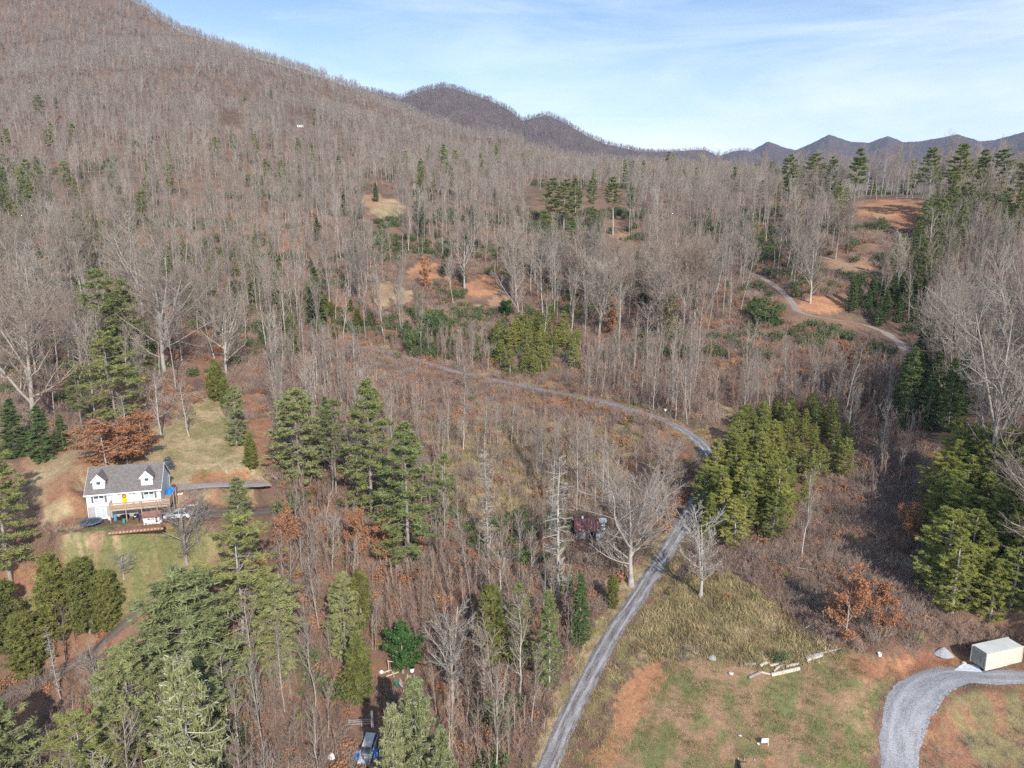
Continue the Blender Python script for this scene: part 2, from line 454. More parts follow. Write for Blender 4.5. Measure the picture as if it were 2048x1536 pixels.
# house clearing
zone("40,940 120,860 200,830 330,820 400,775 450,790 480,870 525,905 530,975 330,975 180,960 100,1010 60,1000", 'path', 'tan', a=.9, sc=4, bias=.56)
zone("290,935 325,860 385,795 440,795 472,870 525,905 528,952 330,965", 'tan', 'olive', sc=4, bias=.56)
zone("85,1010 105,985 175,955 182,1048 120,1062 90,1040", 'tan', 'rust', sc=3)
zone("325,950 350,928 440,916 512,938 528,968 325,972", 'straw', 'tan', sc=3, bias=.62)
zone("385,950 400,942 500,944 508,960 400,962", 'clay', 'clay')
zone("330,983 520,980 520,1012 330,1012", 'tan', 'pink', sc=2)
zone("425,990 470,990 470,1008 425,1008", 'clay', 'pink', sc=2)
zone("20,1240 20,1160 100,1090 140,1058 335,1040 400,1050 430,1090 410,1160 320,1185 250,1240 100,1200 60,1270", 'olive', 'green', sc=3.5, bias=.45)
zone("120,1095 180,1085 180,1050 330,1046 400,1080 380,1130 260,1110 190,1150 130,1150", 'green', 'olive', sc=2.5, bias=.62)
zone("150,1110 190,1062 235,1070 200,1100 180,1120", 'tan', 'pink', sc=2)
zone("0,1160 40,1130 130,1110 100,1150 30,1190 20,1240 0,1240", 'redclay', 'rust', sc=2)
zone("224,1050 330,1044 336,1058 300,1064 226,1062", 'redclay', 'pink', sc=1)
# centre meadow and benches
zone("850,845 960,835 1270,845 1290,880 1240,970 1120,1055 960,1060 860,1010", 'olive', 'tan', sc=6, a=.9, bias=.46)
strip("985,852 1100,856 1262,864", 12, 'green', 'olive')
strip("740,683 850,712 960,742 1100,766 1200,785 1330,815 1440,880", 14, 'olive', 'rust', sc=2)
strip("1340,832 1400,826 1480,818", 12, 'tan', 'olive', sc=2)
strip("760,640 860,628 960,616 1010,612", 14, 'path', 'tan', sc=3)
zone("460,705 500,700 560,930 520,930 500,850", 'redclay', 'path', a=.9, sc=2)
zone("415,430 470,430 500,560 440,560", 'rust', 'redclay', a=.9, sc=4)
# road verges
strip("1060,1536 1100,1440 1145,1350 1195,1250 1245,1180 1300,1100", 30, 'tan', 'olive', sc=2)
zone("1040,1536 1060,1500 1240,1160 1330,1060 1350,1060 1140,1400 1085,1536", 'olive', 'tan', sc=2, bias=.4)
zone("1130,1536 1190,1380 1300,1190 1340,1120 1370,1120 1300,1250 1260,1340 1210,1480 1190,1536", 'olive', 'brown', sc=2)
# lower right field
zone("1270,1330 1262,1290 1335,1195 1385,1160 1470,1150 1555,1218 1625,1280 1690,1300 1560,1345 1400,1310", 'tan', 'olive', sc=3.5, bias=.5, k=7)
zone("1180,1560 1225,1480 1330,1330 1420,1305 1560,1340 1700,1298 1800,1320 1770,1400 1740,1560", 'pink', 'green', sc=2.4, bias=.5, k=3.5)
zone("1560,1360 1740,1340 1740,1540 1560,1540 1620,1440", 'green', 'pink', sc=1.8, bias=.54, k=3.5)
zone("1270,1336 1308,1312 1330,1335 1322,1380 1292,1420 1262,1475 1205,1480 1238,1400", 'clay', 'clay')
zone("1150,1536 1215,1470 1265,1470 1240,1500 1230,1536", 'pink', 'clay', sc=2)
zone("1530,1505 1580,1500 1600,1536 1530,1536", 'clay', 'pink')
zone("1690,1318 1800,1302 1960,1305 1960,1345 1800,1345 1740,1360", 'redclay', 'clay', sc=1.6, bias=.6)
zone("1980,1370 2060,1335 2150,1330 2150,1400 2040,1380", 'redclay', 'clay', sc=2)
zone("1880,1395 1925,1380 1850,1480 1830,1560 1800,1560 1810,1480", 'clay', 'redclay', sc=1.6)
zone("1890,1400 1950,1378 2150,1378 2150,1560 1840,1560 1850,1480", 'rust', 'olive', sc=2, bias=.5)
# clay cuts and cleared spots on the hillsides
for b in ((460, 240, 34, 6), (600, 250, 22, 12), (170, 308, 40, 7), (745, 402, 30, 14), (775, 418, 36, 20), (850, 545, 38, 20), (775, 590, 50, 22), (965, 575, 36, 22), (1005, 605, 26, 12), (1250, 472, 34, 9), (1645, 610, 52, 16), (1700, 530, 60, 14)):
    blob(*b, 'clay' if b[0] in (850, 1645, 965, 460) else 'pink', 'rust' if b[0] not in (765, 775) else 'tan', sc=5, bias=.62)
blob(1785, 418, 80, 20, 'clay', 'redclay', sc=9)
strip("1740,428 1760,434 1785,440", 6, 'pink')
blob(1840, 445, 60, 14, 'redclay', 'rust', sc=9)
blob(780, 425, 28, 14, 'tan', 'olive', sc=6)
GC[near] = GCn
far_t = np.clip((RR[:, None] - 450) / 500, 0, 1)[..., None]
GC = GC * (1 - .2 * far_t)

def grid_faces(nr, nc):
    i = np.arange(nr - 1)[:, None] * nc + np.arange(nc - 1)[None]
    return np.stack([i, i + 1, i + nc + 1, i + nc], -1).reshape(-1, 4)
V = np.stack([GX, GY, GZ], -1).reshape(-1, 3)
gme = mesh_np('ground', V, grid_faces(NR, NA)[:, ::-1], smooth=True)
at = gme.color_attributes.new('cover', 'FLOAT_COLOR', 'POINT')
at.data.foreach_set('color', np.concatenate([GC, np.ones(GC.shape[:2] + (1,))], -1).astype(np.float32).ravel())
m, t, b = new_mat('ground_cover')
ca = t.nodes.new('ShaderNodeAttribute'); ca.attribute_name = 'cover'
geo = t.nodes.new('ShaderNodeNewGeometry')
def nz(scale, det, rough=.6):
    n = t.nodes.new('ShaderNodeTexNoise'); n.inputs['Scale'].default_value = scale; n.inputs['Detail'].default_value = det; n.inputs['Roughness'].default_value = rough
    t.links.new(geo.outputs['Position'], n.inputs['Vector']); return n
def mrange(src, a, b_, c, d):
    q = t.nodes.new('ShaderNodeMapRange'); q.inputs['From Min'].default_value = a; q.inputs['From Max'].default_value = b_; q.inputs['To Min'].default_value = c; q.inputs['To Max'].default_value = d
    t.links.new(src, q.inputs['Value']); return q.outputs[0]
na, nb = nz(1.3, 6, .75), nz(6.0, 5, .8)
m1 = t.nodes.new('ShaderNodeMath'); m1.operation = 'MULTIPLY'
t.links.new(mrange(na.outputs['Fac'], .3, .7, .72, 1.28), m1.inputs[0]); t.links.new(mrange(nb.outputs['Fac'], .3, .7, .6, 1.4), m1.inputs[1])
vm = t.nodes.new('ShaderNodeVectorMath'); vm.operation = 'SCALE'
t.links.new(ca.outputs['Color'], vm.inputs[0]); t.links.new(m1.outputs[0], vm.inputs['Scale'])
hs = t.nodes.new('ShaderNodeHueSaturation'); nh = nz(.8, 4)
t.links.new(mrange(nh.outputs['Fac'], .3, .7, .485, .515), hs.inputs['Hue']); t.links.new(vm.outputs[0], hs.inputs['Color'])
t.links.new(hs.outputs[0], b.inputs['Base Color']); b.inputs['Roughness'].default_value = .95; b.inputs['Specular IOR Level'].default_value = .05
bp = t.nodes.new('ShaderNodeBump'); bp.inputs['Strength'].default_value = .9; bp.inputs['Distance'].default_value = .25
t.links.new(nb.outputs['Fac'], bp.inputs['Height']); t.links.new(bp.outputs[0], b.inputs['Normal'])
gme.materials.append(m)
tag(link('ground', gme), kind='structure')

# ------------------------------------------------------------------ gravel sheets
def gravel_mat(name, base, light, streak=.6, trk=1):
    m, t, b = new_mat(name)
    uv = t.nodes.new('ShaderNodeUVMap'); sp = t.nodes.new('ShaderNodeSeparateXYZ'); t.links.new(uv.outputs[0], sp.inputs[0])
    geo = t.nodes.new('ShaderNodeNewGeometry')
    n = t.nodes.new('ShaderNodeTexNoise'); n.inputs['Scale'].default_value = 7; n.inputs['Detail'].default_value = 6; n.inputs['Roughness'].default_value = .8
    t.links.new(geo.outputs['Position'], n.inputs['Vector'])
    n2 = t.nodes.new('ShaderNodeTexNoise'); n2.inputs['Scale'].default_value = .5; n2.inputs['Detail'].default_value = 4
    mpn = t.nodes.new('ShaderNodeMapping'); mpn.inputs['Scale'].default_value = (5.5, .22, 1); t.links.new(uv.outputs[0], mpn.inputs[0])
    n3 = t.nodes.new('ShaderNodeTexNoise'); n3.inputs['Scale'].default_value = 1.6; n3.inputs['Detail'].default_value = 6; t.links.new(mpn.outputs[0], n3.inputs['Vector'])
    t.links.new(geo.outputs['Position'], n2.inputs['Vector'])
    a1 = t.nodes.new('ShaderNodeMath'); a1.operation = 'MULTIPLY_ADD'; t.links.new(n3.outputs['Fac'], a1.inputs[0]); a1.inputs[1].default_value = streak * 1.8; a1.inputs[2].default_value = -streak * .9 + .05
    pp = t.nodes.new('ShaderNodeMath'); pp.operation = 'PINGPONG'; pp.inputs[1].default_value = .5; t.links.new(sp.outputs['X'], pp.inputs[0])
    tk = t.nodes.new('ShaderNodeMapRange'); tk.interpolation_type = 'SMOOTHSTEP'; tk.inputs['From Min'].default_value = .0; tk.inputs['From Max'].default_value = .13; tk.inputs['To Min'].default_value = .22 * trk; tk.inputs['To Max'].default_value = -.12 * trk
    ds_ = t.nodes.new('ShaderNodeMath'); ds_.operation = 'SUBTRACT'; t.links.new(pp.outputs[0], ds_.inputs[0]); ds_.inputs[1].default_value = .27
    ab = t.nodes.new('ShaderNodeMath'); ab.operation = 'ABSOLUTE'; t.links.new(ds_.outputs[0], ab.inputs[0]); t.links.new(ab.outputs[0], tk.inputs['Value'])
    a2 = t.nodes.new('ShaderNodeMath'); a2.operation = 'ADD'; t.links.new(a1.outputs[0], a2.inputs[0])
    a3 = t.nodes.new('ShaderNodeMath'); a3.operation = 'MULTIPLY_ADD'; t.links.new(n.outputs['Fac'], a3.inputs[0]); a3.inputs[1].default_value = 2.6; a3.inputs[2].default_value = -1.0; t.links.new(a3.outputs[0], a2.inputs[1])
    cr = t.nodes.new('ShaderNodeMix'); cr.data_type = 'RGBA'; cr.inputs[6].default_value = (*base, 1); cr.inputs[7].default_value = (*light, 1)
    cl = t.nodes.new('ShaderNodeMath'); cl.operation = 'ADD'; cl.use_clamp = True; t.links.new(a2.outputs[0], cl.inputs[0]); t.links.new(tk.outputs[0], cl.inputs[1])
    t.links.new(cl.outputs[0], cr.inputs[0]); t.links.new(cr.outputs[2], b.inputs['Base Color']); b.inputs['Roughness'].default_value = .9
    bp = t.nodes.new('ShaderNodeBump'); bp.inputs['Strength'].default_value = .5; bp.inputs['Distance'].default_value = .06
    t.links.new(n.outputs['Fac'], bp.inputs['Height']); t.links.new(bp.outputs[0], b.inputs['Normal'])
    return m
GM = dict(gray=gravel_mat('dark_gravel', (.10, .09, .094), (.44, .43, .44), .85), pale=gravel_mat('pale_gravel', (.28, .24, .23), (.46, .42, .41), .3, .4),
          brown=gravel_mat('brown_gravel', (.15, .11, .09), (.27, .22, .19), .4), light=gravel_mat('light_gravel', (.15, .15, .165), (.58, .58, .60), .4, .35), hill=gravel_mat('hill_track_gravel', (.22, .17, .14), (.38, .33, .30), .3))
WIDTHS = {'container_drive': [4.2, 4.3, 4.5, 5.0, 6.0, 5.0, 3.4, 3.2, 3.2], 'gravel_road': [3.1] * 10 + [3.1, 3.1, 3.0, 3.0] + [2.9] * 11}
for k, (P, w, kind) in RP.items():
    n = len(P); wl = WIDTHS.get(k); v = []; uvs = []
    s = 0
    for i, p in enumerate(P):
        d = (P[min(i + 1, n - 1)] - P[max(i - 1, 0)]); d.z = 0; d.normalize(); q = Vector((d.y, -d.x, 0))
        ww = w if wl is None else float(np.interp(i / (n - 1) * (len(wl) - 1), range(len(wl)), wl))
        if i: s += (P[i] - P[i - 1]).length
        jl = (vnoise(s / 3.5, 0, 5) + .5 * vnoise(s / .9, 0, 8) - .75) * .4; jr = (vnoise(s / 3.5, 9, 6) + .5 * vnoise(s / .9, 3, 9) - .75) * .4
        for j, (a, h) in enumerate(((-1, -.06), (-.86, .02), (-.45, .05), (-.2, .06), (0, .07), (.2, .06), (.45, .05), (.86, .02), (1, -.06))):
            off = a * ww / 2 + (jl if a < -.5 else jr if a > .5 else 0)
            v.append(p + q * off + Vector((0, 0, h + .045))); uvs.append((a * .5 + .5, s))
    f = grid_faces(n, 9)
    me = mesh_np(k, [tuple(x) for x in v], f[:, ::-1], GM[kind], smooth=True)
    ul = me.uv_layers.new(name='UVMap'); li = np.zeros(len(me.loops), np.int32); me.loops.foreach_get('vertex_index', li)
    ul.data.foreach_set('uv', np.array(uvs, np.float32)[li].ravel())
    tag(link({'gravel_road': 'road', 'hillside_drive': 'hillside_drive', 'upper_drive': 'upper_drive', 'house_drive': 'driveway', 'parking_drive': 'parking_area', 'farm_track': 'track', 'container_drive': 'gravel_driveway'}[k], me), kind='structure')

# ------------------------------------------------------------------ far mountains
def az_el(px, py):
    a, b, c = ray(px, py); return math.atan2(a, b), c / math.hypot(a, b)
def ridge_mesh(name, prof, rr, foot_r, foot_z, mat, nrow, naz, gully, seed, colr, sub=0):
    pr_ = [az_el(x, y + sub) for x, y in poly(prof)]
    a0, a1 = pr_[0][0], pr_[-1][0]
    az = np.linspace(a0, a1, naz); el = np.interp(az, [p[0] for p in pr_], [p[1] for p in pr_])
    el = el + (fbm(az * 260, az * 0, seed, 3) - .5) * .0012
    rmid = np.interp(az, np.linspace(a0, a1, len(rr)), rr)
    tt = np.r_[np.linspace(0, 1, nrow), np.linspace(1.02, 1.12, 4)]
    r = foot_r + (rmid[None] - foot_r) * tt[:, None]
    zr = el * rmid + CAM_Z
    base = np.where(tt[:, None] <= 1, foot_z + (zr[None] - foot_z) * (tt[:, None] ** 1.15), zr[None] - (tt[:, None] - 1) * rmid[None] * .45)
    X = r * np.sin(az)[None]; Y = r * np.cos(az)[None]
    g = np.abs(fbm(X / gully[1], Y / gully[1] * .6, seed + 3, 4) - .5) * 2
    w = np.clip(np.minimum(tt, 1) * (1 - np.minimum(tt, 1)) * 4, 0, 1)[:, None]
    Z = base + (g - .35) * gully[0] * w
    me = mesh_np(name, np.stack([X, Y, Z], -1).reshape(-1, 3), grid_faces(len(tt), naz)[:, ::-1], mat, smooth=True)
    o = tag(link(name, me), kind='structure')
    return X, Y, Z, tt
mm = mat_simple('far_forest_floor', (.11, .08, .075), rough=1, var=.3, scale=.02, spec=.0, bump=.8, bscale=.06, coord='Object')
M2 = ridge_mesh('mountain', "430,240 560,215 640,190 700,176 740,176 800,191 845,174 890,166 940,180 985,196 1020,214 1045,234 1068,228 1095,223 1130,238 1170,262 1210,280 1280,296 1340,300 1400,300 1430,312 1500,335", [2700, 2600, 2500, 2500, 2600, 2900, 3200, 3400], 1000, 60, mm, 70, 260, (90, 500), 31, None, sub=8)
M3 = ridge_mesh('distant_ridge', "1180,310 1280,300 1350,299 1385,296 1410,296 1438,308 1465,299 1490,296 1520,306 1560,325 1640,330", [4200, 4200, 4300], 1800, 60, mm, 40, 160, (90, 700), 47, None, sub=4)
M4 = ridge_mesh('far_ridge', "1380,330 1440,325 1480,310 1502,300 1536,281 1572,294 1592,298 1620,286 1658,267 1700,281 1738,284 1775,270 1806,282 1840,281 1872,275 1915,267 1960,280 1990,278 2048,262 2150,238 2300,250 2500,230", [5600, 5600, 5400, 5200], 2200, 60, mm, 60, 300, (160, 900), 53, None, sub=2)
# ================================================================== plants
def tubes(P, Rd, s):
    """P (B,k,3) polylines, Rd (B,k) radii, s sides -> verts, quads"""
    B, k, _ = P.shape
    d = P[:, -1] - P[:, 0]; d /= np.linalg.norm(d, axis=1, keepdims=True) + 1e-9
    ref = np.where(np.abs(d[:, 2:3]) > .8, np.array([[1., 0, 0]]), np.array([[0, 0, 1.]]))
    a = np.cross(d, ref); a /= np.linalg.norm(a, axis=1, keepdims=True) + 1e-9; b = np.cross(d, a)
    th = np.arange(s) * 2 * np.pi / s
    ring = np.cos(th)[None, :, None] * a[:, None] + np.sin(th)[None, :, None] * b[:, None]
    V = P[:, :, None] + Rd[:, :, None, None] * ring[:, None]
    i = np.arange(B)[:, None, None] * k * s + np.arange(k - 1)[None, :, None] * s
    j = np.arange(s)[None, None]; j2 = (j + 1) % s
    F = np.stack([i + j, i + j2, i + s + j2, i + s + j], -1).reshape(-1, 4)
    return V.reshape(-1, 3), F
def cones(p0, p1, r, s=3):
    n = len(p0); d = p1 - p0; d = d / (np.linalg.norm(d, axis=1, keepdims=True) + 1e-9)
    ref = np.where(np.abs(d[:, 2:3]) > .8, np.array([[1., 0, 0]]), np.array([[0, 0, 1.]]))
    a = np.cross(d, ref); a /= np.linalg.norm(a, axis=1, keepdims=True) + 1e-9; b = np.cross(d, a)
    th = np.arange(s) * 2 * np.pi / s
    ring = np.cos(th)[None, :, None] * a[:, None] + np.sin(th)[None, :, None] * b[:, None]
    V = np.concatenate([p0[:, None] + r[:, None, None] * ring, p1[:, None]], 1)
    i = np.arange(n)[:, None] * (s + 1); j = np.arange(s)[None]
    F = np.stack([i + j, i + (j + 1) % s, np.broadcast_to(i + s, (n, s))], -1).reshape(-1, 3)
    return V.reshape(-1, 3), F
class Geo:
    def __init__(g): g.v = []; g.f = {3: [], 4: []}; g.n = 0
    def add(g, V, F):
        g.v.append(V); g.f[F.shape[1]].append(F + g.n); g.n += len(V); return g
    def mesh(g, name, mat, smooth=False):
        return mesh_np(name, np.concatenate(g.v), [np.concatenate(x) for x in g.f.values() if x], mat, smooth)
def merge(name, *gs_m, smooth=False):
    """several (Geo, material) as one mesh with material slots"""
    v = []; fs = []; mi = []; n = 0
    for s in (3, 4):
        n = 0
        for q, (g, m) in enumerate(gs_m):
            if s == 3: v += g.v
            if g.f[s]:
                F = np.concatenate(g.f[s]) + n; fs.append(F); mi += [q] * len(F)
            n += g.n
    return mesh_np(name, np.concatenate(v), fs, None, smooth, mats=[m for _, m in gs_m], midx=mi)
def unit(a): return a / (np.linalg.norm(a, axis=-1, keepdims=True) + 1e-9)
def grow(rg, P, Rd, n, t0, t1, length, spread, up, k=3, wander=.12, rr=.5, lf=None):
    """children of the polylines P: n each, between t0 and t1"""
    B, K, _ = P.shape
    t = t0 + (t1 - t0) * ((np.arange(n)[None] + rg.random((B, n))) / n)
    x = t * (K - 1); i = np.minimum(x.astype(int), K - 2); f = (x - i)[..., None]
    bi = np.arange(B)[:, None]
    st = P[bi, i] * (1 - f) + P[bi, i + 1] * f
    tan = unit(P[bi, i + 1] - P[bi, i])
    r0 = (Rd[bi, i] * (1 - f[..., 0]) + Rd[bi, i + 1] * f[..., 0]) * rr
    rnd = unit(rg.normal(size=(B, n, 3))); side = unit(np.cross(tan, rnd))
    a = np.radians(spread[0] + (spread[1] - spread[0]) * rg.random((B, n)))[..., None]
    d = unit(np.cos(a) * tan + np.sin(a) * side)
    Lb = np.linalg.norm(P[:, -1] - P[:, 0], axis=1)[:, None]
    Ln = Lb * length * (1 - .55 * (t - t0) / max(t1 - t0, 1e-6)) * (.65 + .7 * rg.random((B, n)))
    if lf is not None: Ln = lf(t, rg)
    d = d.reshape(-1, 3); Ln = Ln.reshape(-1); st = st.reshape(-1, 3); r0 = r0.reshape(-1)
    C = [st]; cur = d
    for q in range(k - 1):
        cur = unit(cur + np.array([0, 0, up / (k - 1)]) + rg.normal(size=cur.shape) * wander)
        C.append(C[-1] + cur * (Ln / (k - 1))[:, None])
    C = np.stack(C, 1)
    RR_ = r0[:, None] * np.linspace(1, .35, k)[None]
    return C, RR_

BARK = mat_inst('pale_bark', [(.40, .36, .315), (.30, .26, .22), (.46, .42, .375), (.235, .20, .17), (.37, .34, .31)], nscale=1.5)
TWIG = mat_inst('bare_twigs', [(.34, .28, .225), (.21, .165, .135), (.41, .355, .295), (.27, .195, .15), (.33, .29, .245), (.235, .20, .175)], nscale=.25, var=.22)
TWIGW = mat_inst('whitish_twigs', [(.38, .35, .31), (.31, .285, .25), (.42, .39, .34)], nscale=.5, var=.2)
TWIGR = mat_inst('reddish_twigs', [(.345, .235, .185), (.285, .195, .16), (.40, .29, .225), (.28, .21, .185), (.43, .345, .275)], nscale=.3, var=.3)
DRYLEAF = mat_inst('dry_brown_leaves', [(.42, .20, .10), (.34, .165, .09), (.48, .25, .125)], nscale=.9, var=.3)
PINE = mat_inst('pine_needles', [(.21, .235, .075), (.165, .20, .075), (.245, .25, .085), (.14, .175, .07)], nscale=.7, var=.35)
PINEY = mat_inst('yellow_green_needles', [(.27, .28, .07), (.21, .235, .06), (.32, .31, .08), (.17, .20, .055)], nscale=.6, var=.35)
PINEB = mat_inst('blue_green_needles', [(.215, .235, .10), (.25, .26, .11), (.18, .205, .09)], nscale=.7, var=.35)
SPRUCE = mat_inst('spruce_needles', [(.20, .215, .085), (.24, .25, .11), (.17, .19, .075)], nscale=.8, var=.35)
SPRUCET = mat_inst('pale_spruce_tips', [(.42, .41, .30), (.34, .35, .22)], nscale=.8, var=.25)
CEDAR = mat_inst('cedar_foliage', [(.17, .17, .05), (.14, .15, .045), (.20, .19, .058)], nscale=.8, var=.4)
DARKG = mat_inst('dark_evergreen_leaves', [(.08, .12, .045), (.10, .145, .052), (.115, .15, .06)], nscale=.8, var=.4)
HOLLY = mat_inst('glossy_holly_leaves', [(.05, .11, .033), (.065, .13, .04)], nscale=1, var=.3, rough=.45)
GRASS = mat_inst('dry_grass', [(.40, .31, .17), (.29, .24, .11), (.46, .37, .22), (.23, .21, .09), (.33, .21, .13)], nscale=.35, var=.4)
GRASSG = mat_inst('green_grass', [(.19, .20, .08), (.23, .22, .09), (.15, .17, .06)], nscale=.6, var=.3)
BLUESP = mat_inst('blue_spruce_needles', [(.17, .19, .19), (.14, .16, .17)], nscale=1, var=.2)

def bare_tree(seed, H=24, f0=.42, nb=22, cw=.3, trunk_r=.22, twig=.022, lv=(7, 6, 3), up=.55, spread=(30, 60), lean=.02, forks=0, tw_len=(.45, .42, .5)):
    """returns (trunk Geo, crown Geo); cw = crown half width as a share of the height"""
    rg = np.random.default_rng(seed)
    k = 9
    t = np.linspace(0, 1, k)
    w = np.cumsum(rg.normal(size=(k, 2)) * lean * H / k ** .5 * .5, 0); w -= w[0]
    P = np.stack([w[:, 0], w[:, 1], t * H - .3], 1)[None]
    Rd = (trunk_r * (1 - t) ** .8 + .02)[None]; Rd[0, 0] *= 1.35
    P[:, :, 2] *= .93; tr = Geo(); tr.add(*tubes(P, Rd, 7))
    if forks:
        P2, R2 = grow(rg, P, Rd, forks, .22, .5, .5, (14, 30), .55, k=7, wander=.08, rr=.72, lf=lambda t, r: H * (.55 + .15 * r.random(t.shape)))
        tr.add(*tubes(P2, R2, 6))
        srcs = [(P, Rd, nb), (P2, R2, max(5, nb // 2))]
    else: srcs = [(P, Rd, nb)]
    cr = Geo()
    for q, (A_, B_, n) in enumerate(srcs):
        tt0 = f0 if q == 0 else .12
        def lf(t, r):
            s = (t - tt0) / (1 - tt0)
            return H * cw * (np.sin(np.pi * np.clip(.24 + .56 * s, 0, 1)) ** .8) * (.7 + .6 * r.random(t.shape)) * (1 if q == 0 else .75)
        P1, R1 = grow(rg, A_, B_, n, tt0, .985, 1, spread, up, k=5, wander=.13, rr=.45, lf=lf)
        R1 = np.maximum(R1, twig * 1.4)
        tr.add(*tubes(P1, R1, 4))
        P2, R2 = grow(rg, P1, R1, lv[0], .15, .97, tw_len[0], (25, 60), up * .7, k=4, wander=.14, rr=.62)
        R2 = np.maximum(R2, twig * 1.15); cr.add(*tubes(P2, R2, 3))
        P3, R3 = grow(rg, P2, R2, lv[1], .1, .98, tw_len[1], (25, 60), up * .6, k=3, wander=.14, rr=.7)
        R3 = np.maximum(R3, twig)
        cr.add(*cones(P3[:, 0], P3[:, 1], R3[:, 0])); cr.add(*cones(P3[:, 1], P3[:, 2], R3[:, 1] * .8))
        if lv[2]:
            P4, R4 = grow(rg, P3, R3, lv[2], .15, .95, tw_len[2], (25, 60), up * .5, k=2, wander=.1, rr=.8)
            cr.add(*cones(P4[:, 0], P4[:, 1], np.maximum(R4[:, 0], twig * .75)))
        # twigs on the limbs themselves
        P5, R5 = grow(rg, P1, R1, 7, .1, 1, .2, (25, 70), up, k=2, rr=.5)
        cr.add(*cones(P5[:, 0], P5[:, 1], np.full(len(P5), twig)))
    return tr, cr

